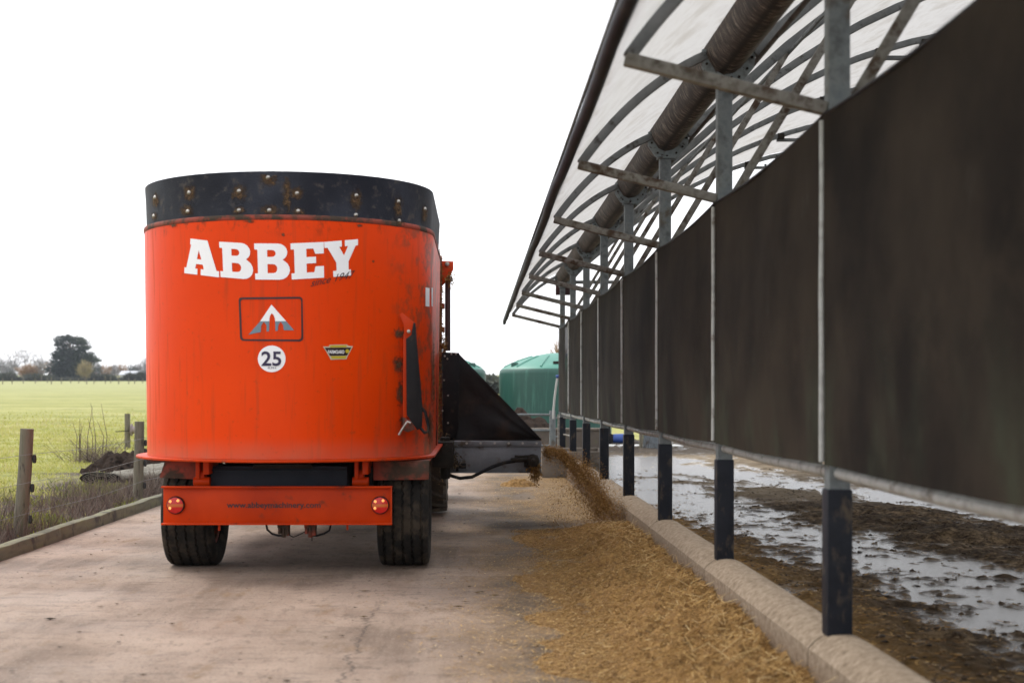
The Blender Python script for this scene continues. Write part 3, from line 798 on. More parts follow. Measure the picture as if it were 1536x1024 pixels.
def skin(pts, name, ya, yb, sag=.03, lift=.034, flip=1):
    P = []; n = len(pts)
    for i, (x, z) in enumerate(pts):
        a = pts[max(0, i - 1)]; b = pts[min(n - 1, i + 1)]; tx, tz = b[0] - a[0], b[1] - a[1]; l = math.hypot(tx, tz); P.append((x, z, -tz / l * flip, tx / l * flip))
    yy = np.arange(ya, yb + .01, SP / 10); Vv = []
    for q in yy:
        ph = ((q - Y0) / SP) % 1; s_ = sag * math.sin(PI * ph) ** .7 if 0 < ph < 1 else 0
        for i, (x, z, nx, nz) in enumerate(P):
            ed = math.sin(PI * i / (n - 1)) ** .5 if 0 < i < n - 1 else 0
            d_ = lift - s_ * ed
            Vv.append((x + nx * d_, q, z + nz * d_))
    Ff = [(j * n + i, j * n + i + 1, (j + 1) * n + i + 1, (j + 1) * n + i) for j in range(len(yy) - 1) for i in range(n - 1)]
    o = npmesh(name, np.array(Vv), np.array(Ff), M['membrane'], parent=sh, smooth=True)
    return o


can = [(.575, 2.70)] + bez((.64, 2.74), (.98, 3.22), (1.45, 3.425), 12)
skin(can, 'canopy_skin', YA, YB)
skin(AR, 'roof_skin', YA, YB, .05, .045)
skin(FR, 'roof_skin', YA, YB, .05, .045)
# eave tube (slightly ragged where the skin is wrapped on it)
pts = []
for q in np.arange(YA, 28.7, .35):
    pts.append((.555 + (vnoise(q * 1.2, 0, 3) - .5) * .012, q, 2.742 + (vnoise(q * 1.1, 4, 3) - .5) * .016 + .0))
mb = MB().tube(pts, .033, 12); mb.build('eave_roller', M['rubber_band'], sh, smooth=60)
MB().tube([(.528, YA, 2.775), (.528, 28.6, 2.775)], .009, 6).build('eave_cable', M['galv'], sh, smooth=60)
# gutter
gp = [(1.405, 3.44), (1.413, 3.39), (1.43, 3.345), (1.458, 3.305), (1.498, 3.278), (1.542, 3.268), (1.582, 3.278), (1.62, 3.305), (1.652, 3.345), (1.674, 3.39), (1.69, 3.44)]
gi = [(a, b + .006) for a, b in gp]
mb = MB(); n = len(gp); v = [(a, YA, b) for a, b in gp] + [(a, YB, b) for a, b in gp]
v2 = [(1.545 + (a - 1.545) * .96, YA, b + .006) for a, b in gp] + [(1.545 + (a - 1.545) * .96, YB, b + .006) for a, b in gp]
f = [(i, i + 1, n + i + 1, n + i) for i in range(n - 1)]
mb.add(v + v2, f + [tuple(2 * n + k for k in q)[::-1] for q in f] + [(0, n, 3 * n, 2 * n), (n - 1, 2 * n - 1, 4 * n - 1, 3 * n - 1)] + [(i, i + 1, 2 * n + i + 1, 2 * n + i) for i in range(n - 1)] + [(n + i, n + i + 1, 3 * n + i + 1, 3 * n + i) for i in range(n - 1)])
mb.build('gutter', M['gutter'], sh, smooth=40)
mb = MB()
for xx, zz in ((1.735, 3.37), (2.53, 4.07), (5.42, 5.48), (5.62, 5.62)):
    mb.tube([(xx, YA, zz), (xx, YB, zz)], .022 if xx > 3 else .016, 6)
build_split(mb, 'purlin', M['hoop'], sh, smooth=50)
yE = Y0 + 7 * SP
MB().beam((1.57, yE + .07, 3.30), (9.3, yE + .07, 3.30), .05, .06).build('gable_tie', M['hoop'], sh, bevel=.004)
MB().beam((5.13, yE + .07, 3.33), (5.13, yE + .07, 5.40), .04, .04).build('gable_stud', M['galv'], sh, bevel=.004)
mb = MB().bx(1.41, 1.67, yE + .10, yE + .24, 3.08, 3.26).bx(1.485, 1.545, yE + .12, yE + .18, 2.98, 3.08)
mb.build('gutter_outlet', M['maroonbox'], sh, bevel=.008)
# rail under the screens, butted between the posts
mb = MB()
for k in range(-3, 7):
    ya, yb = Y0 + SP * k + .046, Y0 + SP * (k + 1) - .046
    mb.tube([(1.52, ya, .972), (1.52, (ya + yb) / 2, .962), (1.52, yb, .972)], .026, 10)
    for q in np.arange(ya + .15, yb, .42): mb.tube([(1.52, q, .968), (1.52, q + .012, .968)], .0285, 10)
build_split(mb, 'screen_rail', M['rail'], sh, key=lambda c: math.floor((c.y - Y0) / SP), smooth=50)

# screens --------------------------------------------------------------
names = {7: 'screen farthest', }
descr = {-3: 'dark brown shade screen beside the camera, out past the right edge',
         -2: 'dark brown shade screen just behind the nearest one at the right edge',
         -1: 'nearest and largest dark shade screen, reaching out of the right edge',
         0: 'wide dark brown shade screen left of the thickest white batten',
         1: 'dark brown shade screen third from the right edge',
         2: 'dark brown shade screen fourth from the right edge',
         3: 'narrow looking dark shade screen fourth from the far left end',
         4: 'narrow dark shade screen third from the far left end',
         5: 'slim dark shade screen next to the greenish end one',
         6: 'slim greenish shade screen at the far left end of the row'}
for k in range(-3, 7):
    ya, yb = Y0 + SP * k - .03, Y0 + SP * (k + 1) - .036
    if k == 6: yb = yE + .05
    st = thing('shade_screen', descr[k], 'shade screen', (1.468, (ya + yb) / 2, 1.0), 'dark shade screens hung along the shelter')
    ny, nz = 34, 16
    Vv = []
    for t_ in (0, 1):
        for j in range(ny + 1):
            u = j / ny; q = ya + (yb - ya) * u
            for i in range(nz + 1):
                w = i / nz
                zt = 2.475 - .032 * math.sin(PI * u) ** .8 if 0 < u < 1 else 2.475
                zb = 1.008 - .012 * (math.sin(PI * u) if 0 < u < 1 else 0)
                bul = math.sin(PI * u) * math.sin(PI * w) * .022 * (.6 + .8 * vnoise(k * 3.1, 0, 2))
                bul += (vnoise(q * 2.3, w * 1.5 + k, 31) - .5) * .014
                Vv.append((1.468 - bul - .004 * (1 - t_) - .005, q, zb + (zt - zb) * w))
    m_ = (ny + 1) * (nz + 1); Ff = []
    for j in range(ny):
        for i in range(nz):
            a = j * (nz + 1) + i; Ff.append((a, a + 1, a + nz + 2, a + nz + 1)); Ff.append((m_ + a, m_ + a + nz + 1, m_ + a + nz + 2, m_ + a + 1))
    npmesh('cloth', np.array(Vv), np.array(Ff[::2]), M['cloth_green'] if k == 6 else M['cloth'], parent=st, smooth=True) if True else None
    # top hem cord and pale batten on the near edge
    hem = [(1.462, ya + (yb - ya) * u, 2.475 - (.032 * math.sin(PI * u) ** .8 if 0 < u < 1 else 0)) for u in np.linspace(0, 1, 16)]
    MB().tube(hem, .010, 6).build('hem', M['sleeve'], st, smooth=60)
    bt = [(1.452 + (vnoise(w * 6, k, 5) - .5) * .004, ya + .003 + (vnoise(w * 5, k, 7) - .5) * .006, 1.02 + 1.43 * w) for w in np.linspace(0, 1, 12)]
    MB().tube(bt, .0145, 8).build('batten', M['rail'], st, smooth=60)

# ------------------------------------------------------------------ the mixer wagon
mx_ = thing('feed_mixer_wagon', 'orange-red oval tub feed mixer wagon with white lettering on the concrete lane', 'feed mixer', (-1.45, 11.1, 0))
TC, TA, TB, TY = -1.45, 1.115, 1.10, 11.1
ZB, ZT = .845, 2.555


def ta(z): return TA - .022 * (2.55 - z) / 1.7


def tub_ring(off, n=30, y2=13.1, z=2.0):
    a, b = ta(z) + off, TB + off - (TA - ta(z)); P = []
    for i in range(n + 1):
        q = PI + PI * i / n; P.append((TC + a * math.cos(q), TY + b * math.sin(q)))
    for yy in np.linspace(TY, y2, 8)[1:-1]: P.append((TC + a, yy))
    for i in range(n + 1):
        q = PI * i / n; P.append((TC + a * math.cos(q), y2 + b * math.sin(q)))
    for yy in np.linspace(y2, TY, 8)[1:-1]: P.append((TC - a, yy))
    return P


def wall_loop(zs, offs, inner=-.012):
    mb = MB(); R = []
    for z, of in zip(zs, offs): R.append([(x, y, z) for x, y in tub_ring(of, z=z)])
    for z, of in list(zip(zs, offs))[::-1]: R.append([(x, y, z) for x, y in tub_ring(of + inner, z=z)])
    n = len(R[0]); m_ = len(R)
    mb.add([p for r_ in R for p in r_], [(i * n + k, i * n + (k + 1) % n, ((i + 1) % m_) * n + (k + 1) % n, ((i + 1) % m_) * n + k) for i in range(m_) for k in range(n)])
    return mb


def tubpt(px, py, off=.003):
    k = (px - CX) / F; z = 2
    for _ in range(5):
        a, b = ta(z) + off, TB + off - (TA - ta(z))
        A = (k / a) ** 2 + (1 / b) ** 2; B = -2 * (k * TC / a ** 2 + TY / b ** 2); C = (TC / a) ** 2 + (TY / b) ** 2 - 1
        D = max(0, B * B - 4 * A * C); Y = (-B - math.sqrt(D)) / (2 * A); z = H - (py - CY) * Y / F
    return Vector((k * Y, Y, z))


tub = wall_loop([ZB, 1.3, 1.8, 2.2, ZT], [0] * 5).build('tub', M['tub'], mx_, smooth=30)
mb = wall_loop([ZT - .025, ZT - .018, ZT + .004, ZT + .012], [.001, .006, .006, .002], -.010); mb.build('rim_band', M['red_dirty'], tub, smooth=40)
band = wall_loop([ZT - .01, 2.66, 2.78, 2.872], [-.018, -.016, -.013, -.008], -.014).build('rubber_extension', M['rubber_band'], mx_, smooth=30)
# the far wall bottom: a floor for the tub
P = tub_ring(-.02, z=.86); mb = MB(); mb.prism([(x, y, .855) for x, y in P], (0, 0, .02)); mb.build('tub_floor', M['dark'], mx_)
# bottom flange
P = [(min(x, -.318), y) for x, y in tub_ring(.085, z=.86)]; mb = MB(); mb.prism([(x, y, .825) for x, y in P], (0, 0, .018)); mb.build('bottom_flange', M['red'], mx_, bevel=.004)
# inside hint: auger tops are below the rim and unseen

for X_, Y_ in [(150, 160), (145, 240), (295, 140), (290, 220), (508, 133), (508, 215), (632, 75), (637, 215), (755, 143), (760, 218), (1008, 152), (1006, 235), (1187, 178), (1190, 260), (1300, 210)]:
    p = tubpt(180 + X_ / 2.844, 240 + Y_ / 2.844, -.012)
    nn = Vector(((p.x - TC) / TA ** 2, (p.y - TY) / TB ** 2, 0)).normalized()
    mb = MB(); mb.lathe([(.017, 0), (.016, .006), (.010, .011), (.0005, .013)], (0, 0, 0), 'Z', 10)
    q = Vector((0, 0, 1)).rotation_difference(nn).to_matrix(); mb.v = [tuple(q @ Vector(v_) + p) for v_ in mb.v]
    mb.build('bolt', M['steel'], band, smooth=50)


def decal(name, polys, m, off=.003, parent=None, step=5, mats=None, splitrow=None):
    """polys in photo pixels projected on the curved tub wall, a film lying on the paint"""
    bm = bmesh.new()
    for poly in polys:
        vs = [bm.verts.new((a, -b, 0)) for a, b in poly]
        for i in range(len(vs)): bm.edges.new((vs[i], vs[(i + 1) % len(vs)]))
    bmesh.ops.triangle_fill(bm, use_beauty=True, edges=bm.edges[:], normal=(0, 0, 1))
    xs_ = [v_.co.x for v_ in bm.verts]
    q = min(xs_) + step
    while q < max(xs_):
        bmesh.ops.bisect_plane(bm, geom=bm.verts[:] + bm.edges[:] + bm.faces[:], plane_co=(q, 0, 0), plane_no=(1, 0, 0)); q += step
    if splitrow:
        bmesh.ops.bisect_plane(bm, geom=bm.verts[:] + bm.edges[:] + bm.faces[:], plane_co=(0, -splitrow, 0), plane_no=(0, 1, 0))
        for f_ in bm.faces: f_.material_index = 0 if -f_.calc_center_median().y < splitrow else 1
    o0 = ORG[parent.name]
    for v_ in bm.verts: v_.co = tubpt(v_.co.x, -v_.co.y, off) - o0
    me = bpy.data.meshes.new(name); bmesh.ops.recalc_face_normals(bm, faces=bm.faces); bm.to_mesh(me); bm.free()
    return link(name, me, m, parent, mats)


def ell(cx, cy, rx, ry=None, n=28, a0=0, a1=2 * PI):
    ry = ry or rx
    return [(cx + rx * math.cos(a0 + (a1 - a0) * i / n), cy + ry * math.sin(a0 + (a1 - a0) * i / n)) for i in range(n)]


def arc(cx, cy, rx, ry, d0, d1, n=7):
    return [(cx + rx * math.cos(math.radians(d0 + (d1 - d0) * i / n)), cy + ry * math.sin(math.radians(d0 + (d1 - d0) * i / n))) for i in range(n + 1)]


GA = [[(0, 0), (0, .17), (.055, .17), (.17, .83), (.14, .83), (.14, 1), (.66, 1), (.93, .17), (1, .17), (1, 0), (.47, 0), (.47, .17), (.56, .17), (.53, .30), (.335, .30), (.31, .17), (.375, .17), (.375, 0)],
      [(.355, .44), (.375, .56), (.40, .70), (.44, .58), (.485, .44)]]
GB = [[(0, 0), (0, .17), (.085, .17), (.085, .83), (0, .83), (0, 1)] + arc(.66, .76, .27, .24, 90, -60) + arc(.70, .275, .30, .275, 60, -90),
      [(.36, .63), (.36, .82)] + arc(.50, .725, .10, .095, 90, -90, 6), [(.36, .18), (.36, .43)] + arc(.52, .305, .12, .125, 90, -90, 6)]
GE = [[(0, 0), (0, .17), (.1, .17), (.1, .83), (0, .83), (0, 1), (1, 1), (1, .68), (.74, .68), (.68, .83), (.47, .83), (.47, .60), (.76, .60), (.76, .42), (.47, .42), (.47, .17), (.70, .17), (.74, .33), (1, .33), (1, 0)]]
GY = [[(0, 1), (.52, 1), (.52, .83), (.44, .83), (.575, .58), (.70, .83), (.61, .83), (.61, 1), (1, 1), (1, .83), (.93, .83), (.71, .40), (.71, .17), (.78, .17), (.78, 0), (.22, 0), (.22, .17), (.33, .17), (.33, .40), (.09, .83), (0, .83)]]
QS = [(GA, (165, 72), (375, 98), (155, 297), (378, 324)), (GB, (378, 96), (590, 108), (388, 322), (598, 340)), (GB, (602, 107), (830, 108), (610, 338), (832, 340)),
      (GE, (835, 107), (1048, 98), (843, 338), (1050, 326)), (GY, (1050, 98), (1267, 80), (1065, 326), (1267, 308))]
for G, TL, TR, BL, BR in QS:
    polys = []
    for poly in G:
        pp = []
        for u, w in poly:
            a = [BL[i] + (BR[i] - BL[i]) * u for i in (0, 1)]; b = [TL[i] + (TR[i] - TL[i]) * u for i in (0, 1)]
            pp.append((240 + (a[0] + (b[0] - a[0]) * w) / 4.266, 340 + (a[1] + (b[1] - a[1]) * w) / 4.266))
        polys.append(pp)
    decal('letter', polys, M['white'], .003, tub)


def text_px(txt, x0, x1, yb, hgt, name, m, off, parent, shear=0, slope=0, mapf=None, bold=0):
    """built-in font laid out in photo pixels: x0..x1 wide, baseline yb, capital height hgt"""
    cu = bpy.data.curves.new('t', 'FONT'); cu.body = txt; cu.size = 1; cu.shear = shear; cu.offset = bold; cu.resolution_u = 3
    ob = bpy.data.objects.new('t', cu); COL.objects.link(ob)
    me = bpy.data.meshes.new_from_object(ob)
    bpy.data.objects.remove(ob); bpy.data.curves.remove(cu)
    vs = [v_.co.copy() for v_ in me.vertices]; ax = min(v_.x for v_ in vs); bx_ = max(v_.x for v_ in vs)
    for v_ in me.vertices:
        u = (v_.co.x - ax) / (bx_ - ax); px = x0 + (x1 - x0) * u; py = yb - v_.co.y / .70 * hgt + slope * (px - x0)
        v_.co = (mapf or (lambda p_, q_: tubpt(p_, q_, off)))(px, py) - ORG[parent.name]
    me.name = name
    return link(name, me, m, parent)


decal('badge_frame', [[(362, 446), (450, 445), (453, 447), (454, 450), (455, 507), (454, 510), (450, 512), (364, 511), (361, 509), (360, 506), (358, 450), (359, 447)],
                      [(364, 449), (449, 448), (451, 449), (451.5, 452), (452, 505), (451, 508), (448, 509), (366, 508.5), (364, 507), (363, 504), (361, 452), (362, 450)]], M['maroon'], .003, tub)
mt = [(713, 498), (858, 662), (792, 662), (788, 630), (772, 607), (757, 630), (754, 665), (738, 667), (736, 590), (728, 567), (715, 553), (704, 570), (700, 590), (698, 668), (682, 671), (681, 630), (664, 607), (648, 632), (645, 674), (610, 680), (565, 691), (640, 606)]
decal('mountain_emblem', [[(240 + a / 4.266, 340 + b / 4.266) for a, b in mt]], None, .003, tub, mats=[M['white'], M['bluegrey']], splitrow=340 + 604 / 4.266)
disc = decal('speed_disc', [ell(407.5, 538, 20.8, 20, 40)], M['white'], .003, tub)
text_px('25', 392, 422, 548, 21, 'speed_number', M['navy'], .006, disc, bold=.02)
text_px('KPH', 402, 414, 553, 3, 'speed_unit', M['navy'], .006, disc)
text_px('since 1947', 466, 533, 430, 11, 'small_script', M['maroon'], .006, tub, shear=.45, slope=-.21)
sk = decal('small_sticker', [[(484.5, 519.5), (493.5, 519.5), (494, 517), (521, 516.5), (521.5, 518.5), (529.5, 519), (520.5, 536), (520, 538.5), (496, 539.5), (495, 537)]], M['cream'], .003, tub)
decal('sticker_yellow', [[(495, 518), (520, 517.5), (520, 520.5), (495, 521)]], M['yellow'], .005, sk)
decal('sticker_black', [[(487, 521.5), (527, 521), (520.5, 533), (495, 533.5)]], M['maroon'], .0045, sk)
decal('sticker_yellow', [[(496.5, 534), (519.5, 533.7), (518.5, 537.3), (497.5, 537.8)]], M['yellow'], .005, sk)
decal('sticker_yellow', [ell(521, 526.5, 3, 3, 12)], M['yellow'], .006, sk)
text_px('FARMGARD', 492, 516.5, 530, 5, 'sticker_word', M['white'], .007, sk, bold=.02)
for a, b in ((638.3, 644.3), (647.3, 649.2)): decal('white_marker', [[(a, 431), (b, 432), (b, 460), (a, 459)]], M['white'], .003, tub)


def splash(cx, cy, rx, ry, par, off=.0055):
    n = 10; Vv = []; fd = []
    for j in range(n + 1):
        for i in range(n + 1):
            u, w = i / n * 2 - 1, j / n * 2 - 1
            Vv.append(tuple(tubpt(cx + u * rx, cy + w * ry, off))); fd.append(max(0, 1 - math.hypot(u, w)) ** .8)
    Ff = [(j * (n + 1) + i, j * (n + 1) + i + 1, (j + 1) * (n + 1) + i + 1, (j + 1) * (n + 1) + i) for j in range(n) for i in range(n)]
    npmesh('mud_splash', np.array(Vv), np.array(Ff), M['mudsplash'], parent=par, attrs={'fade': fd}, smooth=True)


for X_, Y_, r1, r2 in [(150, 170, 22, 40), (145, 240, 18, 22), (295, 140, 34, 45), (285, 215, 36, 34), (508, 140, 42, 46), (508, 215, 40, 26), (632, 80, 50, 45), (637, 215, 50, 28), (712, 150, 22, 110), (755, 143, 34, 36), (760, 222, 36, 26), (1008, 170, 34, 60), (1187, 200, 26, 60), (1190, 275, 24, 26), (1300, 230, 18, 50)]:
    splash(180 + X_ / 2.844, 240 + Y_ / 2.844, r1 / 2.4, r2 / 2.4, band, -.0105)
for cx_, cy_, r1, r2 in [(600, 500, 16, 12), (598, 545, 14, 20), (601, 590, 11, 30), (606, 630, 12, 14), (645, 640, 7, 40), (540, 338, 8, 4), (600, 335, 12, 6), (260, 338, 9, 5), (375, 332, 10, 4), (425, 352, 4, 4), (560, 392, 3, 3), (650, 560, 4, 90)]:
    splash(cx_, cy_, r1, r2, tub)

# rear underside -----------------------------------------------------
YBm = 10.32
mb = MB()
pz = lambda py, Y=YBm: H - (py - CY) * Y / F
xw = lambda px, Y=YBm: (px - CX) * Y / F
zt_, zb_ = pz(730.5), pz(784)
mb.bx(xw(245), xw(588), YBm, YBm + .012, zb_, zt_)
mb.bx(xw(243.5), xw(588.5), YBm - .05, YBm + .012, zt_ - .002, zt_ + .010).bx(xw(243.5), xw(588.5), YBm - .05, YBm + .012, zb_ - .010, zb_ + .002)
mb.bx(xw(586.5), xw(588.3), YBm - .048, YBm, zb_ + .003, zt_ - .003)
bar = mb.build('lamp_beam', M['red'], mx_, bevel=.003)
text_px('www.abbeymachinery.com', 340, 481, 761, 8.4, 'web_address', M['maroon'], 0, bar, mapf=lambda a, b: PX(a, b, YBm - .003), bold=.022)
for cx_ in (264, 570.5):
    c = PX(cx_, 757, YBm); lp = MB().lathe([(.001, -.030), (.060, -.030), (.065, -.022), (.065, 0)], c, 'Y', 28).build('rear_lamp', M['black'], mx_, smooth=40)
    for z0, z1, mm in ((.010, .058, 'lens_red'), (-.012, .010, 'lens_amber'), (-.058, -.012, 'lens_red')):
        n = 14; lo = []; hi = []
        V_ = []; Fv = []
        for j in range(5):
            zz = z0 + (z1 - z0) * j / 4; hw = math.sqrt(max(1e-6, .0585 ** 2 - zz * zz))
            for i in range(n + 1):
                xx = -hw + 2 * hw * i / n; d_ = .014 * (1 - (xx * xx + zz * zz) / .0585 ** 2)
                V_.append((c.x + xx, c.y - .031 - d_, c.z + zz))
        for j in range(4):
            for i in range(n): Fv.append((j * (n + 1) + i, j * (n + 1) + i + 1, (j + 1) * (n + 1) + i + 1, (j + 1) * (n + 1) + i))
        MB().add(V_, Fv).build('lens', M[mm], lp, smooth=60)
    for dx, dz in ((-.034, .028), (-.036, -.020), (.022, .034)):
        MB().lathe([(.001, -.052), (.009, -.050), (.011, -.040)], (c.x + dx, c.y + .004, c.z + dz), 'Y', 10).build('glow_spot', M['bulb'], lp, smooth=60)
# chassis
mb = MB().bx(xw(316, 10.5), xw(521, 10.5), 10.5, 10.9, pz(731, 10.5), pz(699, 10.5)).bx(xw(316, 10.5), xw(521, 10.5), 10.47, 10.5, pz(706, 10.5), pz(703, 10.5))
mb.build('rear_crossmember', M['slate'], mx_, bevel=.01)
MB().bx(-1.94, -.76, 10.95, 15.0, .58, .822).build('chassis_frame_backing', M['dark'], mx_, bevel=.01)  # frame widened as a dark backing, blocking the bright gap under the tub
mb = MB().bx(xw(380, 10.46), xw(468, 10.46), 10.44, 10.47, pz(702, 10.46), pz(696, 10.46)); mb.build('slot_plate', M['dark'], mx_)
for s, xc in ((-1, 303), (1, 541)):
    mb = MB()
    mb.bx(xw(xc - 9, 10.4), xw(xc - 3, 10.4), 10.38, 10.75, pz(718, 10.4), pz(692, 10.4)).bx(xw(xc + 3, 10.4), xw(xc + 12 , 10.4), 10.36, 10.75, pz(711, 10.4), pz(692, 10.4))
    mb.lathe([(.034, -.06), (.034, .06)], PX(xc, 722, 10.42), 'X', 14, cap=True).lathe([(.048, -.025), (.048, .025)], PX(xc, 714, 10.45), 'X', 14, cap=True)
    mb.build('hanger_bracket', M['red'], mx_, bevel=.004)
    MB().bx(xw(xc - 6 + s * 12, 10.6), xw(xc + 6 + s * 12, 10.6), 10.6, 10.7, pz(735, 10.6), pz(700, 10.6)).build('spring_pad', M['black'], mx_, bevel=.006)
# mudguards
mb = MB().pxprism([(247, 692), (303, 692), (303, 719), (239, 716)], 10.50, .02).pxprism([(560, 692), (644, 690), (643, 719), (560, 720)], 10.5, .02)
mb.bx(-2.42, -1.90, 10.53, 11.5, .806, .818).bx(-.80, -.345, 10.53, 11.5, .806, .818)
build_split(mb, 'mudguard', M['red_dirty'], mx_, key=lambda c: c.x < -1.4, bevel=.003)
MB().tube([(-2.3, 10.9, .405), (-.4, 10.9, .405)], .06, 14).build('axle', M['dark'], mx_, smooth=40)
# tyres
def tyre(name, xa, xb, yc, R, par, m, groove=5, seg=120):
    w = xb - xa; prof = []; c = (xa + xb) / 2
    prof += [(R * .60, -w * .40), (R * .72, -w * .48), (R * .86, -w * .5), (R * .95, -w * .475), (R * .985, -w * .435)]
    inner = []
    for g in range(groove):
        q = -w * .36 + w * .72 * g / (groove - 1)
        inner += [(R * (1 - .006 * abs(q / w * 2) ** 2), q - .010), (R - .016, q - .005), (R - .016, q + .005), (R * (1 - .006 * abs(q / w * 2) ** 2), q + .010)]
    prof += inner + [(R * .985, w * .435), (R * .95, w * .475), (R * .86, w * .5), (R * .72, w * .48), (R * .60, w * .40)]
    def warp(r, h, q, i):
        if 5 <= i < 5 + 4 * groove: h += .006 * math.sin(q * 42)
        return r, h
    t = MB().lathe(prof, (c, yc, R), 'X', seg, warp).build(name, m, par, smooth=35)
    rim = MB().lathe([(R * .60, -w * .38), (R * .55, -w * .36), (R * .5, -w * .15), (.12, -w * .12), (.12, -w * .2), (.001, -w * .2)], (c, yc, R), 'X', 32).lathe([(R * .60, w * .38), (R * .55, w * .36), (R * .5, w * .15), (.12, w * .12), (.12, w * .2), (.001, w * .2)], (c, yc, R), 'X', 32)
    rim.build('rim', M['red_dirty'], t, smooth=35)
    return t
tyre('tyre', -2.345, -1.955, 10.90, .405, mx_, M['tyre'])
tyre('tyre', -.742, -.357, 10.90, .405, mx_, M['tyre'])
# couplings under the beam
for cx_ in (426, 466):
    c = PX(cx_, 793, 10.45)
    mb = MB().bx(c.x - .045, c.x + .045, 10.42, 10.46, c.z + .01, c.z + .05).bx(c.x - .04, c.x - .02, 10.42, 10.5, c.z - .035, c.z + .02).bx(c.x + .015, c.x + .04, 10.41, 10.5, c.z - .045, c.z + .03).lathe([(.018, -.05), (.018, .03)], (c.x, 10.44, c.z - .01), 'Z', 10, cap=True)
    mb.build('valve_block', M['red_dirty'], mx_, bevel=.003)
hz = lambda L: [PX(a, b, 10.46) for a, b in L]
mb = MB().tube(hz([(399, 784), (401, 794), (408, 800), (418, 803), (428, 803)]), .008, 8).tube(hz([(497, 784), (494, 795), (486, 800), (475, 803), (467, 802)]), .008, 8).tube(hz([(430, 800), (440, 805), (450, 801), (458, 797)]), .004, 6).tube(hz([(468, 802), (468, 811)]), .004, 6)
build_split(mb, 'brake_hose', M['black'], mx_, smooth=60)
mb = MB().bx(xw(324), xw(327), 10.4, 10.42, pz(797), pz(785)).bx(xw(518), xw(521), 10.4, 10.42, pz(796), pz(785)); build_split(mb, 'tab', M['red'], mx_)
# latch lever on the rear right of the tub
YL = 10.42
mb = MB().pxprism([(599, 473), (603, 469), (625, 486), (621, 492), (619, 508), (611, 509), (606, 500), (606, 487)], YL, .02).pxprism([(605, 500), (611, 500), (611, 625), (604, 632)], YL + .02, .10)
mb.build('latch_bracket', M['red'], mx_, bevel=.003)
mb = MB().pxprism([(609, 508), (617, 502), (620, 484), (623, 484), (626, 520), (634, 612), (633, 640), (626, 645), (610, 622)], YL - .022, .016)
mb.build('latch_arm', M['black'], mx_, bevel=.003)
MB().tube([PX(a, b, YL - .02) for a, b in [(633, 612), (638, 618), (643, 640), (642, 647), (637, 649), (630, 641)]], .011, 8).build('latch_handle', M['black'], mx_, smooth=60)
MB().tube([PX(a, b, YL - .04) for a, b in [(598, 652), (606, 639), (611, 632), (616, 634)]], .009, 8).build('release_pin', M['steel'], mx_, smooth=60)
MB().lathe([(.001, -.02), (.013, -.018), (.014, 0)], PX(613, 497, YL - .002), 'Y', 10).build('pivot_bolt', M['steel'], mx_, smooth=40)
mb = MB().pxprism([(604, 625), (618, 632), (622, 644), (612, 648), (604, 645)], YL + .0, .06); mb.build('latch_foot', M['red_dirty'], mx_, bevel=.003)

# discharge door, lift ram and side conveyor --------------------------
YD = 13.95
mb = MB().bx(-.372, -.345, 12.4, 12.46, .86, 2.62).bx(-.372, -.340, YD - .05, YD + .02, .86, 2.66)
build_split(mb, 'door_frame', M['red_dirty'], mx_, bevel=.004)
mb = MB().pxprism([(657, 391), (680, 392), (680, 404), (668, 424), (662, 430), (657, 426)], YD, .03); mb.build('ram_bracket', M['red'], mx_, bevel=.004)
MB().lathe([(.001, -.03), (.02, -.028), (.022, 0)], PX(671, 396, YD), 'Y', 10).build('ram_bolt', M['steel'], mx_, smooth=40)
MB().tube([PX(671.5, 404, YD + .05), PX(671.5, 526, YD + .05)], .028, 14).build('lift_ram', mat('ram_barrel', [(.035, .012, .012), (.05, .02, .018)], 8, .5), mx_, smooth=50)
mb = MB()
for b in (455, 490, 515): mb.bx(xw(662, YD), xw(667, YD), YD + .0, YD + .04, pz(b + 8, YD), pz(b, YD))
build_split(mb, 'ram_clip', M['red_dirty'], mx_, bevel=.003)
# conveyor: steel side box, rubber hood with a folded ridge and end panel
YC, YC2 = 13.9, 14.85
P_ = lambda a, b, Y=YC: PX(a, b, Y)
cv = MB()
xa, xb = xw(660, YC), xw(811.5, YC)
zlo, zhi = pz(707, YC), pz(661, YC)
cv.bx(xa, xb, YC, YC + .02, zlo, zhi - .055).bx(xa + .02, xb + .004, YC - .018, YC + .02, zhi - .055, zhi).bx(xa, xb, YC2, YC2 + .02, zlo, zhi).bx(xa, xb, YC + .02, YC2, zlo + .08, zlo + .10)
cv.bx(xa, xb, YC - .03, YC + .02, zlo - .012, zlo)
cvb = cv.build('conveyor_side', M['steelbox'], mx_, bevel=.004)
mb = MB()
for q in range(700, 806, 21): mb.lathe([(.001, -.008), (.012, -.007), (.012, 0)], P_(q, 664.5, YC - .018), 'Y', 8)
build_split(mb, 'side_rivet', M['steel'], cvb)
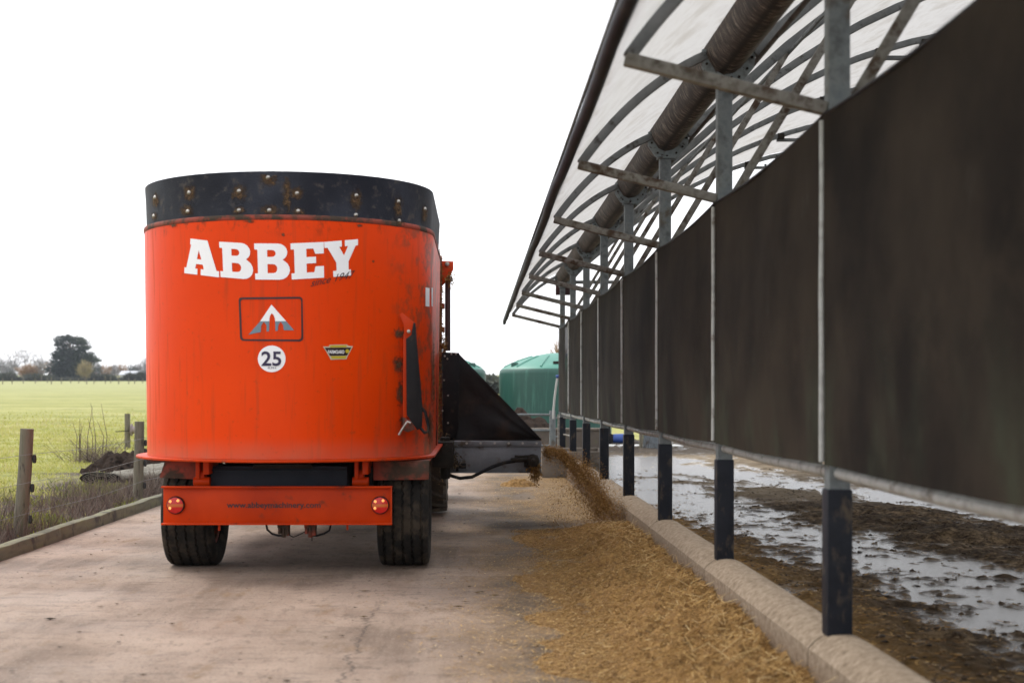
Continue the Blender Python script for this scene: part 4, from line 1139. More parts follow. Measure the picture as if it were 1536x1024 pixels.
# hood: shallow folded skin with drape
def hoodpt(u, w, y):   # u along 662..812, w 0 bottom..1 top edge
    px = 664 + u * 148; top = np.interp(px, [664, 687, 812], [528, 529, 658]); py = 660 + (top - 660) * w
    p = PX(px, py, YC); return p
Vv = []; nu, nw = 36, 18
for j in range(nw + 1):
    for i in range(nu + 1):
        u, w = i / nu, j / nw; p = hoodpt(u, w, YC)
        fold = .030 * math.sin(6.5 * (u - w * .5) + 1.2) * math.sin(PI * w) ** .6 + .035 * (vnoise(u * 5 + w * 3, w * 4, 77) - .5) * math.sin(PI * min(1, w))
        lean = w * .22
        Vv.append((p.x, YC - .012 + lean * 0 + fold + .0, p.z))
Ff = [(j * (nu + 1) + i, j * (nu + 1) + i + 1, (j + 1) * (nu + 1) + i + 1, (j + 1) * (nu + 1) + i) for j in range(nw) for i in range(nu)]
n0 = len(Vv); top = [Vv[nw * (nu + 1) + i] for i in range(nu + 1)]
Vv += [(a, YC2, c) for a, b, c in top]
Ff += [(nw * (nu + 1) + i, nw * (nu + 1) + i + 1, n0 + i + 1, n0 + i) for i in range(nu)]
npmesh('rubber_hood', np.array(Vv), np.array(Ff), M['hood'], parent=mx_, smooth=True)
pl = MB().pxprism([(663, 529), (689, 529), (688, 640), (684, 657), (664, 657)], YC - .055, .02).build('hood_plate', M['black'], mx_, bevel=.004)
mb = MB()
for a, b in ((667, 534), (671, 538), (677, 531), (684, 531), (672, 593), (672, 634), (663.8, 616), (666, 570)): mb.lathe([(.001, -.008), (.009, -.006), (.010, 0)], PX(a, b, YC - .056), 'Y', 8)
build_split(mb, 'plate_bolt', M['steel'], pl)
mb = MB().tube([PX(a, b, YC - .09) for a, b in [(668, 706), (676, 713), (690, 717), (708, 715), (722, 708), (738, 700), (755, 694), (772, 691)]], .017, 10)
mb.build('hydraulic_hose', M['black'], mx_, smooth=60)
mb = MB().tube([PX(766, 690, YC - .09), PX(790, 689, YC - .08)], .022, 10).tube([PX(772, 684, YC - .06), PX(792, 685, YC - .06)], .012, 8).lathe([(.001, -.13), (.05, -.12), (.062, -.09), (.062, 0)], PX(799, 690, YC - .012), 'Y', 18).lathe([(.001, -.16), (.02, -.155), (.022, -.12)], PX(799, 690, YC - .012), 'Y', 12)
mb.bx(xw(786, YC), xw(806, YC), YC - .05, YC - .02, pz(700, YC), pz(682, YC))
mo = mb.build('hydraulic_motor', M['dark'], mx_, smooth=40)
mb = MB().bx(xw(681, YC), xw(699, YC), YC - .05, YC - .022, pz(702, YC), pz(694, YC)).bx(xw(684, YC), xw(688, YC), YC - .06, YC - .03, pz(706, YC), pz(690, YC)); mb.build('slide_lug', M['black'], mx_, bevel=.003)


def muckpuff(name, c, sx, sy, sz, n, par, m, up=0):
    r = rng.normal(size=(n, 3)) * np.array([sx, sy, sz]) + np.array(c)
    d = rng.normal(size=(n, 3)); d[:, 2] -= .8
    V, Fc = strands(r, d, .01 + .035 * rng.random(n) ** 1.5, .003 + .008 * rng.random(n), .6)
    return npmesh(name, V, Fc, m, np.repeat(rng.random(n), 4), parent=par)


c = PX(803, 706, YC - .06); muckpuff('hanging_muck', (c.x, c.y, c.z), .025, .03, .05, 900, mx_, M['feed_fly'])
for a, b, s_, n_ in ((660, 410, (.008, .02, .10), 500), (660, 470, (.010, .03, .20), 900), (659, 600, (.010, .03, .25), 1000), (674, 418, (.02, .02, .03), 250), (666, 520, (.012, .02, .05), 250)):
    c = PX(a, b, YD - .05); muckpuff('caked_feed', tuple(c), *s_, n_, mx_, M['feed_fly'])
c = PX(664, 672, 13.6); muckpuff('caked_dirt', tuple(c), .05, .10, .05, 900, mx_, M['muck'])
c = PX(672, 690, 13.7); muckpuff('caked_dirt', tuple(c), .05, .08, .05, 900, mx_, M['muck'])
MB().bx(-.42, -.22, 13.3, 13.9, .62, .86).tube([(-.30, 13.55, .5), (-.30, 13.55, .9)], .05, 10).build('gearbox', M['dark'], mx_, bevel=.02)
MB().beam((-1.45, 14.9, .6), (-1.45, 15.9, .5), .16, .12).build('drawbar', M['red'], mx_, bevel=.01)

# ------------------------------------------------------------------ tractor (one muddy rear tyre shows past the mixer)
tt = thing('tractor', 'tractor ahead of the mixer, only its muddy lugged rear tyre showing', 'tractor', (-1.45, 15.9, 0))
def lug_tyre(xa, xb, yc, R, par, nl=22):
    w = xb - xa; c = (xa + xb) / 2
    prof = [(R * .55, -w * .42), (R * .75, -w * .5), (R * .90, -w * .49), (R * .945, -w * .42), (R * .955, 0), (R * .945, w * .42), (R * .90, w * .49), (R * .75, w * .5), (R * .55, w * .42)]
    t = MB().lathe(prof, (c, yc, R), 'X', 64).build('tyre', M['tyre_mud'], par, smooth=40)
    mb = MB()
    for s in (-1, 1):
        for k in range(nl):
            q0 = 2 * PI * (k + (.5 if s > 0 else 0)) / nl
            v = []
            for j in range(6):
                u = j / 5; h = s * (w * .02 + w * .48 * u); q = q0 + .20 * u ** .8; r0 = R * (.93 if u < .9 else .88); r1 = R * (1.0 - .03 * u * u)
                for rr, dq in ((r0, -.035), (r1, -.024), (r1, .024), (r0, .035)): v.append((c + h, yc + rr * math.cos(q + dq), R + rr * math.sin(q + dq)))
            mb.add(v, [(4 * j + i, 4 * j + (i + 1) % 4, 4 * j + 4 + (i + 1) % 4, 4 * j + 4 + i) for j in range(5) for i in range(4)] + [(0, 1, 2, 3), (20, 21, 22, 23)])
    mb.build('tread_lugs', M['tyre_mud'], t)
    MB().lathe([(R * .56, -w * .4), (R * .5, -w * .1), (.15, 0), (.001, 0)], (c, yc, R), 'X', 32).lathe([(R * .56, w * .4), (R * .5, w * .1), (.15, .02), (.001, .02)], (c, yc, R), 'X', 32).build('rim', M['red_dirty'], t, smooth=40)
lug_tyre(-.76, -.325, 15.75, .80, tt)
lug_tyre(-2.58, -2.14, 15.75, .80, tt)
for xa in (-.80, -2.45): lug_tyre(xa, xa + .34, 18.1, .55, tt, 18)
MB().bx(-1.75, -1.15, 15.4, 18.4, .6, 1.0).build('chassis', M['dark'], tt, bevel=.03)
MB().bx(-1.82, -1.08, 16.9, 18.7, 1.0, 1.55).build('bonnet', M['tractor'], tt, bevel=.08)
MB().bx(-2.05, -.85, 15.4, 16.8, 1.0, 1.5).build('cab_base', M['tractor'], tt, bevel=.04)
MB().bx(-2.02, -.88, 15.5, 16.75, 1.502, 2.1).build('cab_glass', M['glassdark'], tt, bevel=.05)
MB().bx(-2.06, -.84, 15.4, 16.8, 2.102, 2.2).build('cab_roof', M['tractor'], tt, bevel=.04)
mb = MB().tube([(-2.4, 15.75, .8), (-.5, 15.75, .8)], .09, 12).tube([(-2.3, 18.1, .55), (-.6, 18.1, .55)], .06, 12); build_split(mb, 'axle', M['dark'], tt, smooth=40)

# ------------------------------------------------------------------ tanks
def tank(cx, cy, R, label):
    t = thing('water_tank', label, 'water tank', (cx, cy, 0), 'green plastic tanks behind the lane')
    zs = 1.98
    prof = [(R * .985, -.02), (R, .1), (R, .6), (R * 1.004, 1.0), (R, 1.4), (R, 1.85), (R * .992, 1.93), (R * .965, zs)]
    MB().lathe(prof, (cx, cy, 0), 'Z', 72).build('tank_wall', M['tank'], t, smooth=40)
    def dome(r): return zs + .44 * (1 - (r / R) ** 1.7)
    MB().lathe([(R * .965, zs)] + [(R * k, dome(R * k)) for k in (.93, .85, .75, .62, .48, .33, .2, .1, .001)], (cx, cy, 0), 'Z', 72).build('dome', M['tank_lid'], t, smooth=40)
    mb = MB()
    for k in range(12):
        q = 2 * PI * k / 12 + .2; pts = [(cx + r * math.cos(q), cy + r * math.sin(q), dome(r) + .004) for r in np.linspace(R * .93, R * .42, 8)]
        mb.tube(pts, .026, 6)
    mb.build('dome_ribs', M['tank_lid'], t, smooth=60)
    mb = MB()
    for q in (-2.6, -.5, 1.2): mb.bx(cx + R * .86 * math.cos(q) - .09, cx + R * .86 * math.cos(q) + .09, cy + R * .86 * math.sin(q) - .07, cy + R * .86 * math.sin(q) + .07, zs, zs + .17)
    build_split(mb, 'lifting_lug', M['tank'], t, bevel=.02)
    mb = MB(); q = -1.15; hx, hy = cx + R * .62 * math.cos(q), cy + R * .62 * math.sin(q)
    h = MB().lathe([(.27, 2.05), (.27, 2.30), (.25, 2.32)], (hx + .05, hy, 0), 'Z', 28, cap=True).build('hatch', M['tank_lid'], t, smooth=40)
    MB().lathe([(.30, 2.322), (.30, 2.352), (.26, 2.372), (.001, 2.378)], (hx + .05, hy, 0), 'Z', 28).build('hatch_lid', M['blue'], h, smooth=40)
    p = (cx - .02, cy - R * .80); MB().bx(p[0] - .10, p[0] + .10, p[1] - .05, p[1] + .1, 2.07, 2.17).build('dome_step', M['dark'], t, bevel=.01)
tank(2.1, 38, 1.5, 'large green plastic water tank between the conveyor and the shade screens')
tank(-1.25, 38.4, 1.5, 'green plastic water tank mostly hidden behind the mixer and its hood')

# ------------------------------------------------------------------ gate rails, pipe
rl = thing('pipe_rail_fence', 'galvanised pipe rail fence in front of the right green tank', 'rail fence', (1.2, 27.2, 0))
for z in (.92, .62, .33): MB().tube([(-.9, 27.2, z), (1.50, 27.2, z)], .024, 10).build('rail', M['galv'], rl, smooth=60)
for xx, hh in ((1.45, 1.0), (-.9, 1.0)): MB().tube([(xx, 27.2, -.02), (xx, 27.2, hh)], .06, 12).build('post', M['galv'], rl, smooth=60)
MB().tube([(1.60, 27.3, -.02), (1.60, 27.3, 2.1)], .028, 10).tube([(1.46, 27.2, .86), (1.60, 27.3, .86)], .018, 8).tube([(1.46, 27.2, .5), (1.60, 27.3, .5)], .018, 8).build('gate_stile', M['galv'], rl, smooth=60)
pp = thing('standpipe', 'bent white water pipe with blue cap standing by the rail post', 'pipe', (1.45, 27.0, .8))
MB().tube([PX(a, b, 27.0) for a, b in [(830, 628), (830, 618), (831.5, 600), (834, 580), (836, 567)]], .022, 10).build('pipe', M['pvc'], pp, smooth=60)
MB().tube([PX(834, 565, 27.0), PX(840, 564, 27.0)], .035, 10).build('cap', M['blue'], pp, smooth=60)
pe = thing('end_hurdle', 'rusty steel hurdle hanging beside the last shelter post', 'hurdle', (1.7, 25.6, 0))
mb = MB()
for z in (.3, .6, .9): mb.tube([(1.50, 25.75, z), (1.62, 24.0, z)], .015, 8)
build_split(mb, 'bar', M['galv_dirty'], pe, smooth=60)
mb = MB().tube([(1.50, 25.8, 0), (1.50, 25.8, .95)], .035, 8).tube([(1.62, 24.0, 0), (1.62, 24.0, .95)], .025, 8); build_split(mb, 'upright', M['galv_dirty'], pe, smooth=60)

# ------------------------------------------------------------------ far side of the yard
cg = thing('iron_gate', 'grey blue corrugated iron sheet gate at the far side of the yard', 'gate', (4.3, 34, 0))
n = 60; Vv = []
for t_ in (0, .9):
    for i in range(n + 1): Vv.append((3.98 + .62 * i / n, 34 + .014 * math.sin(i * 1.25), t_))
MB().add(Vv, [(i, i + 1, n + 2 + i, n + 1 + i) for i in range(n)]).build('sheet', M['corr'], cg, smooth=60)
mb = MB()
for xx in (3.93, 4.62): mb.tube([(xx, 34, 0), (xx, 34, 1.05)], .045, 8)
build_split(mb, 'gate_post', M['postwood'], cg, smooth=60)
pf = thing('picket_fence', 'low line of stubby pale pickets beyond the yard', 'fence', (8, 38, 0))
mb = MB()
for i in range(100):
    xx = 4.9 + i * .13; hh = .36 + .16 * random.random()
    mb.beam((xx, 38 + random.uniform(-.05, .05), -.05), (xx + random.uniform(-.04, .04), 38, hh), .045, .03, (0, 1, 0))
build_split(mb, 'picket', M['picket'], pf)
MB().beam((4.9, 38.04, .26), (18, 38.04, .26), .03, .05).build('fence_rail', M['picket'], pf)
for i in range(5): MB().tube([(5.0 + i * 3, 38.2, 0), (5.0 + i * 3, 38.2, 1.2)], .05, 8).build('post', M['postwood'], pf, smooth=60)
pm = thing('water_pump', 'small blue and black pump on the yard edge by the tank', 'pump', (3.55, 36, 0))
MB().bx(3.25, 3.85, 35.8, 36.2, 0, .07).build('pump_base', M['dark'], pm, bevel=.01)
MB().lathe([(.001, -.2), (.11, -.2), (.12, 0), (.11, .2), (.001, .2)], (3.65, 36, .20), 'X', 16).build('pump_motor', M['blue'], pm, smooth=40)
MB().lathe([(.001, -.08), (.13, -.08), (.13, .08), (.001, .08)], (3.36, 36, .20), 'Y', 16).tube([(3.36, 36, .3), (3.36, 36, .55), (3.6, 36, .62)], .03, 8).build('pump_head', M['black'], pm, smooth=40)
cs = thing('concrete_slab_step', 'pale concrete strip along the base of the right tank', 'slab', (3.6, 35, 0))
MB().bx(2.6, 5.0, 34.4, 35.4, -.05, .07).build('slab', M['pvc'], cs, bevel=.01)

# ------------------------------------------------------------------ field fence and verge
def post(x, y, h, r, label, lean=0, ins=True):
    z0 = float(gz(x, y)) - .05; t = thing('fence_post', label, 'fence post', (x, y, z0), 'timber fence posts along the lane verge')
    pts = [(x + lean * u + (vnoise(u * 3, x, 4) - .5) * .012, y, z0 + (h + .05) * u) for u in np.linspace(0, 1, 9)]
    MB().tube(pts, [r * (1.04 - .08 * u) for u in np.linspace(0, 1, 9)], 12).build('timber', M['postwood'], t, smooth=50)
    if ins:
        for u in (.78, .52, .24):
            MB().lathe([(.001, -.04), (.016, -.034), (.02, 0), (.016, .034), (.001, .04)], (x + lean * u + r + .018, y, z0 + h * u), 'Z', 10).bx(x + lean * u + r - .006, x + lean * u + r + .03, y - .01, y + .01, z0 + h * u - .01, z0 + h * u + .01).build('insulator', M['insul'], t, smooth=50)
    return t
post(-4.10, 12.75, 1.00, .062, 'nearest weathered round fence post at the left edge of the verge', .07)
post(-4.17, 17.5, .97, .062, 'weathered round fence post just left of the mixer by the timber edging', .02)
post(-8.4, 34.2, .86, .07, 'weathered fence post farther out in the field carrying the pale wire reel', 0, False)
t = thing('wire_reel', 'pale pinkish fence wire reel hung on the farther post', 'reel', (-8.25, 34.1, .45))
MB().lathe([(.001, -.10), (.15, -.10), (.15, -.085), (.09, -.08), (.09, .08), (.15, .085), (.15, .10), (.001, .10)], (-8.18, 34.1, .46), 'X', 20).build('drum', mat('pale_reel', [(.32, .26, .25), (.22, .17, .16)], 20, .7), t, smooth=40)
MB().tube([(-8.65, 34.05, .42), (-8.05, 34.1, .46)], .012, 6).build('spindle', M['dark'], t, smooth=60)
wt = thing('wire_fence_line', 'thin fence wires strung between the verge posts', 'fence wire', (-4.1, 15, .5))
mb = MB()
for z in (.77, .52, .25): mb.tube([(-4.0 + .05, 6, z + .02), (-3.99, 9, z), (-3.985, 12.75, z), (-4.03, 15, z - .03), (-4.075, 17.5, z), (-4.08, 21, z - .03), (-4.1, 24, z), (-4.1, 30, z)], .0022, 5)
build_split(mb, 'wire', M['wire'], wt)
post(-4.14, 24.2, .95, .06, 'fence post hidden behind the orange mixer tub', 0)

# rolled matting ---------------------------------------------------------
rm = thing('rolled_rubber_matting', 'flattened roll of old grey rubber matting lying on the verge', 'matting roll', (-5.1, 20.6, 0))
ang = math.radians(-14)
def R2(x, y): return (x * math.cos(ang) - y * math.sin(ang), x * math.sin(ang) + y * math.cos(ang))
sp_ = []
for k in range(90):
    q = k / 89 * 2 * PI * 3.2 + PI * .2; r = .35 + .65 * k / 89
    sp_.append((.28 * r * math.cos(q) + .06 * (1 - r), .085 * r * math.sin(q) * (1 if math.sin(q) > 0 else .85)))
# the roll's axis runs away from the camera to the right; its spiral end faces the camera
ax_ = Vector((.80, .60, 0)); sd = Vector((1, -.12, 0)).normalized(); base = Vector((-5.33, 20.05, .125))
Vv = []; nl = 8
for j in range(nl + 1):
    for a, b in sp_:
        p = base + ax_ * (1.5 * j / nl) + sd * a + Vector((0, 0, b + (vnoise(j * .8, a * 3, 5) - .5) * .03)); Vv.append(tuple(p))
m_ = len(sp_)
Fv = [(j * m_ + i, j * m_ + i + 1, (j + 1) * m_ + i + 1, (j + 1) * m_ + i) for j in range(nl) for i in range(m_ - 1)]
MB().add(Vv, Fv).build('roll', M['mat_roll'], rm, smooth=60)
o = rm.children[0]; sol = o.modifiers.new('s', 'SOLIDIFY'); sol.thickness = .012
mb = MB(); P_in = [base + ax_ * .02 + sd * (.275 * math.cos(q)) + Vector((0, 0, .083 * math.sin(q))) for q in np.linspace(0, 2 * PI, 24)[:-1]]
mb.prism([p - ax_ * .024 for p in P_in], ax_ * .05); mb.build('dark_core', M['mat_dark'], rm)  # dark plug stands for the shaded hollow between the rolled layers
spi = [base - ax_ * .008 + sd * a + Vector((0, 0, b)) for a, b in sp_]
MB().tube(spi, .0035, 5).build('rolled_edge', M['mat_roll'], rm, smooth=60)
Vv, Ff = grid(np.linspace(-.35, .8, 30), np.linspace(-.35, .5, 20), lambda x, y: -.08 + .30 * fbm(x * 2.2, y * 2.2, 3, 44) + .10 * np.exp(-((x - .25) ** 2 + (y - .2) ** 2) * 4))
Vv = Vv + np.array([-5.15, 21.3, .02]); npmesh('loose_flap', Vv, Ff, M['mat_roll'], parent=rm, smooth=True)
mound('soil_heap', -5.45, 22.9, .95, .7, .36, M['soil'], 'heap of dark dug soil behind the rolled matting', 'soil heap', seed=31, n=60)
mound('soil_heap', -4.35, 20.9, .42, 1.4, .2, M['soil'], 'low dark soil spill between the matting roll and the lane edging', 'soil heap', seed=37, n=40)

# grass -----------------------------------------------------------------
n = 128000
y = 7 + 66 * rng.random(n) ** 1.5; x = -4.0 - rng.random(n) * (.44 * y - 1.0)
e = x + (fbm(x * .5, y * .5, 5, 81) - .5) * 4
den = np.where(e > -6.3, .16, 1.0) * np.where(y > 30, 1, np.where(x > -4.4, .4, 1)); k = (rng.random(n) < den * (1 - sstep(35, 73, y))) & (x < -3.95); x, y = x[k], y[k]; n = len(x)
patch = fbm(x * .35, y * .25, 4, 91)
d = np.stack([rng.normal(0, .35, n), rng.normal(0, .35, n), np.ones(n)], 1)
L = rng.uniform(.02, .075, n) * (.4 + 1.0 * patch) * (1 + y / 70)
V, Fc = strands(np.stack([x, y, gz(x, y) - .01], 1), d, L, .006 + .0006 * y + .008 * rng.random(n), .15, bend=rng.normal(0, .03, (n, 3)) * np.array([1, 1, .2]))
o = npmesh('grass', V, Fc, M['grass'], np.repeat(np.clip(.15 + .9 * patch + rng.normal(0, .2, n), 0, 1), 4)); tag(o, 'short yellow green pasture grass left of the lane', 'grass', kind='stuff')
# dead weeds along the verge
n = 24000
y = 7 + 14.5 * rng.random(n); x = -4.0 - np.abs(rng.normal(.1, .62, n)); pk = fbm(x * 1.1, y * .9, 3, 95)
k = (pk > .44) & ~((x > -5.9) & (x < -4.3) & (y > 19.2)); x, y, pk = x[k], y[k], pk[k]; n = len(x)
d = np.stack([rng.normal(0, .35, n), rng.normal(0, .35, n), np.ones(n)], 1)
V, Fc = strands(np.stack([x, y, gz(x, y)], 1), d, rng.uniform(.03, .24, n) ** 1.0 * np.where(y > 17, .6, .9) * (.3 + 1.4 * np.maximum(0, pk - .38) / .3), rng.uniform(.003, .006, n), .4, bend=rng.normal(0, .05, (n, 3)))
o = npmesh('dead_weeds', V, Fc, M['weed'], np.repeat(rng.random(n), 4)); tag(o, 'tangle of dead purplish brown weed stems along the verge', 'weeds', kind='stuff')
n = 26000
y = 7 + 17.5 * rng.random(n); x = -3.92 - np.abs(rng.normal(0, .8, n)); k = fbm(x * 1.6, y * 1.2, 3, 97) > .51; x, y = x[k], y[k]; n = len(x)
d = np.stack([rng.normal(0, .9, n), rng.normal(0, .9, n), np.ones(n) * .8], 1)
V, Fc = strands(np.stack([x, y, gz(x, y)], 1), d, rng.uniform(.03, .12, n), rng.uniform(.012, .03, n), .5)
o = npmesh('low_weeds', V, Fc, M['green_weed'], np.repeat(rng.random(n), 4)); tag(o, 'bright low green weeds growing behind the timber edging', 'weeds', kind='stuff')


def shrub(name, label, cat, x, y, w, h, n, m, base=None, group=None, zmin=.0, wd=(.004, .008), L=(.1, .3), shape='dome', up=.5, trunk=None):
    z0 = float(gz(x, y)); t = thing(name, label, cat, (x, y, z0), group)
    r = rng.normal(size=(n, 3)); r /= np.linalg.norm(r, axis=1, keepdims=True); r *= rng.random((n, 1)) ** (1 / 2.2)
    cl = 1 + .45 * (fbm(np.arctan2(r[:, 1], r[:, 0]) * 2 + x, r[:, 2] * 3 + 5, 3, int(abs(x * 7)) % 97) - .5)[:, None] * 2
    r = r * cl
    P0 = np.stack([x + r[:, 0] * w / 2, y + r[:, 1] * w / 2, z0 + zmin + (h - zmin) * np.clip(r[:, 2] * .5 + .5, 0, 1.3)], 1)
    d = r.copy(); d[:, 2] = np.abs(d[:, 2]) + up; d += rng.normal(0, .3, (n, 3))
    V, Fc = strands(P0, d, rng.uniform(*L, n), rng.uniform(*wd, n), .5)
    npmesh('crown', V, Fc, m, np.repeat(np.clip(.5 * r[:, 2] + .5 + rng.normal(0, .2, n), 0, 1), 4), parent=t)
    if trunk:
        mb = MB().tube([(x, y, z0 - .2), (x + trunk * .4, y, z0 + h * .3), (x, y, z0 + h * .7)], [trunk, trunk * .8, trunk * .25], 8)
        for k in range(9):
            q = random.random() * 2 * PI; u = random.uniform(.2, .6); zz = z0 + h * u
            mb.tube([(x, y, zz), (x + w * .22 * math.cos(q), y + w * .22 * math.sin(q), zz + h * .15), (x + w * .36 * math.cos(q), y + w * .36 * math.sin(q), zz + h * .30)], [trunk * .45, trunk * .3, trunk * .08], 5)
        mb.build('trunk', M['bark'], t, smooth=60)
    return t


# twiggy bush by the soil heap
bt_ = thing('twiggy_bush', 'bare twiggy bush with upright stems in the field behind the matting', 'bush', (-7.2, 27.2, 0))
n = 420; a = rng.random(n) * 2 * PI
d = np.stack([np.cos(a) * .8, np.sin(a) * .8, rng.uniform(.2, 1.2, n)], 1)
V, Fc = strands(np.stack([-7.25 + rng.normal(0, .25, n), 27.2 + rng.normal(0, .25, n), np.zeros(n)], 1), d, rng.uniform(.25, .75, n), rng.uniform(.006, .012, n), .3)
npmesh('twigs', V, Fc, M['weed'], np.repeat(rng.random(n), 4), parent=bt_)
mb = MB()
for i in range(9):
    xx = -7.4 + random.uniform(-.3, .35); mb.tube([(xx, 27.2, -.05), (xx + random.uniform(-.06, .06), 27.2, .5), (xx + random.uniform(-.1, .1), 27.2, random.uniform(.7, 1.15))], [.010, .007, .003], 5)
build_split(mb, 'stem', mat('brown_stems', [(.10, .07, .055), (.16, .12, .09)], 20, .9), bt_)

# ------------------------------------------------------------------ far trees
def far(px, Y): return (px - CX) * Y / F


def hh(px_h, Y): return px_h * Y / F


def conifer(px, Y, label):
    x = far(px, Y); z0 = float(gz(x, Y)); t = thing('conifer_tree', label, 'tree', (x, Y, z0)); s = Y / F
    # pads of foliage on limbs: (px offset, height px, half-width px, half-height px)
    pads = [(-14, 62, 11, 5), (-4, 64, 8, 5), (8, 60, 12, 6), (17, 57, 9, 4), (-16, 54, 8, 4), (20, 50, 8, 4), (12, 46, 10, 6), (22, 40, 12, 4), (32, 33, 10, 3), (38, 30, 6, 2), (28, 36, 8, 3), (-10, 44, 14, 8), (-18, 38, 12, 6), (-2, 38, 16, 9), (-16, 27, 17, 9), (2, 26, 22, 10),
            (18, 26, 14, 7), (-20, 16, 18, 8), (0, 14, 26, 10), (16, 14, 16, 9), (-12, 6, 22, 6), (10, 6, 20, 6), (6, 34, 9, 5), (15, 33, 8, 5)]
    VV = []; FF = []; RR = []; base = 0
    for (a, b, w, h) in pads:
        n = int(50 + w * h * 7); r = rng.normal(size=(n, 3)); r /= np.linalg.norm(r, axis=1, keepdims=True); r *= rng.random((n, 1)) ** .45
        r *= (.75 + .6 * fbm(r[:, 0] * 2 + a, r[:, 2] * 2 + b, 2, 5))[:, None]
        P0 = np.stack([x + (a + r[:, 0] * w) * s, Y + r[:, 1] * w * s + rng.normal(0, 1.2, n), z0 + (b + r[:, 2] * h) * s], 1)
        d = r + rng.normal(0, .6, (n, 3)); d[:, 2] *= .4
        V, Fc = strands(P0, d, rng.uniform(.25, .65, n), rng.uniform(.12, .35, n), .4)
        VV.append(V); FF.append(Fc + base); base += len(V); RR.append(np.repeat(np.clip(.3 + .35 * r[:, 2] + .012 * a + rng.normal(0, .15, n), 0, 1), 4))
    npmesh('crown', np.concatenate(VV), np.concatenate(FF), M['conifer'], np.concatenate(RR), parent=t)
    mb = MB().tube([(x, Y, z0 - .5), (x - 2 * s, Y, z0 + 25 * s), (x - 4 * s, Y, z0 + 60 * s)], [.7, .5, .1], 8)
    mb.tube([(x + 2 * s, Y, z0), (x + 8 * s, Y, z0 + 35 * s), (x + 12 * s, Y, z0 + 58 * s)], [.5, .35, .1], 8)
    for (a, b, w, h) in pads[:14]: mb.tube([(x - 1 * s, Y, z0 + (b - 12) * s), (x + a * s * .6, Y, z0 + (b - 4) * s), (x + a * s, Y, z0 + b * s)], [.22, .15, .05], 5)
    mb.build('trunk', M['bark'], t, smooth=60)


conifer(107, 330, 'big dark spreading conifer standing in front of the far tree line')
YT = 360


def ftree(px, ph, pw, m, label, Y=YT, dens=1.0, name='bare_tree', cat='tree', zmin=.12, grp='trees beyond the pasture'):
    h = hh(ph, Y); w = hh(pw, Y); x = far(px, Y)
    return shrub(name, label, cat, x, Y, w, h, int(900 * dens), m, group=grp, zmin=zmin * h, wd=(.05, .16), L=(.3, 1.0), up=.7, trunk=max(.12, h * .018))


ftree(127, 29, 22, M['paletree'], 'small pale budding tree in front of the dark conifer', 300, .9)
ftree(62, 33, 16, M['hazewood'], 'slender pale bare tree just left of the dark conifer', 310, .22, zmin=.3)
ftree(45, 23, 36, M['orangetree'], 'round russet willow left of the dark conifer', 330, 2.2, 'willow_tree', zmin=.02)
ftree(37, 50, 30, M['hazewood'], 'tallest bare tree on the left skyline', 430, .5, zmin=.3)
ftree(22, 40, 22, M['hazewood'], 'bare hazy tree left of the tallest bare tree', 450, .45, zmin=.2)
ftree(2, 38, 30, M['hazewood'], 'bare hazy tree at the left edge of the photo', 440, .7, zmin=.1)
ftree(-22, 42, 32, M['hazewood'], 'bare hazy tree just outside the left edge', 440, .6, zmin=.1)
ftree(58, 38, 26, M['hazewood'], 'bare hazy tree behind the russet willow', 450, .5, zmin=.2)
ftree(75, 26, 22, M['orangetree'], 'brown thin tree tucked against the conifer', 420, .6, zmin=.1)
ftree(12, 26, 34, M['hedge'], 'dark blue green tree mass at the far left', 470, 1.6, 'evergreen_tree', zmin=0)
for i, (px, ph, pw, mm, lb) in enumerate([(145, 24, 14, 'hedge', 'small dark evergreen right of the big conifer'), (158, 20, 20, 'orangetree', 'low brown tree right of the conifer'), (170, 21, 18, 'hazewood', 'grey brown tree left of the white house'),
                                          (182, 22, 20, 'orangetree', 'brown tree behind the left end of the white house'), (197, 20, 16, 'hedge', 'dark tree behind the white house roof'), (207, 21, 16, 'hazewood', 'grey tree behind the right end of the white house'),
                                          (218, 34, 16, 'hazewood', 'taller bare tree beside the mixer edge')]):
    ftree(px, ph, pw, M[mm], lb, 430 + 4 * i, .8, 'far_tree', zmin=.05)
for px, ph, pw, lb in ((10, 11, 34, 'low dark bush at the left end of the field boundary'), (55, 9, 40, 'low dark bush below the russet willow'), (137, 10, 24, 'low dark bush at the right foot of the conifer'), (160, 8, 26, 'low dark bush left of the white house'),
                       (195, 9, 14, 'low dark bush before the white house'), (212, 12, 16, 'dark bush between the white house and the mixer')):
    ftree(px, ph, pw, M['hedge'], lb, 318, 1.3, 'field_bush', 'bush', 0, 'bushes along the field boundary')
ftree(142, 9, 8, M['redbush'], 'small red leaved shrub right of the conifer', 330, .4, 'red_shrub', 'bush', 0, None)


def hedge(px0, px1, Y, ph, label, n, m='hedge'):
    x0, x1 = far(px0, Y), far(px1, Y); h = hh(ph, Y); t = thing('hedge', label, 'hedge', ((x0 + x1) / 2, Y, float(gz(0, Y))))
    xx = rng.uniform(x0, x1, n); zz = rng.random(n) ** .7 * h * (.75 + .5 * fbm(xx * .35, 0 * xx, 3, 7)); yy = Y + rng.normal(0, .8, n)
    V, Fc = strands(np.stack([xx, yy, gz(xx, yy) + zz], 1), rng.normal(size=(n, 3)), rng.uniform(.3, .7, n), rng.uniform(.15, .4, n), .6)
    npmesh('foliage', V, Fc, M[m], np.repeat(np.clip(zz / h * .7 + rng.normal(0, .2, n), 0, 1), 4), parent=t)
hedge(-60, 245, 322, 3.5, 'low dark hedge along the far edge of the pasture', 9000)
hedge(640, 860, 130, 24, 'dark trimmed hedge seen between the two green tanks', 5200)
ftree(838, 72, 22, M['orangetree'], 'bare brown poplar rising behind the right tank', 150, .5, 'poplar_tree', zmin=.1, grp=None)
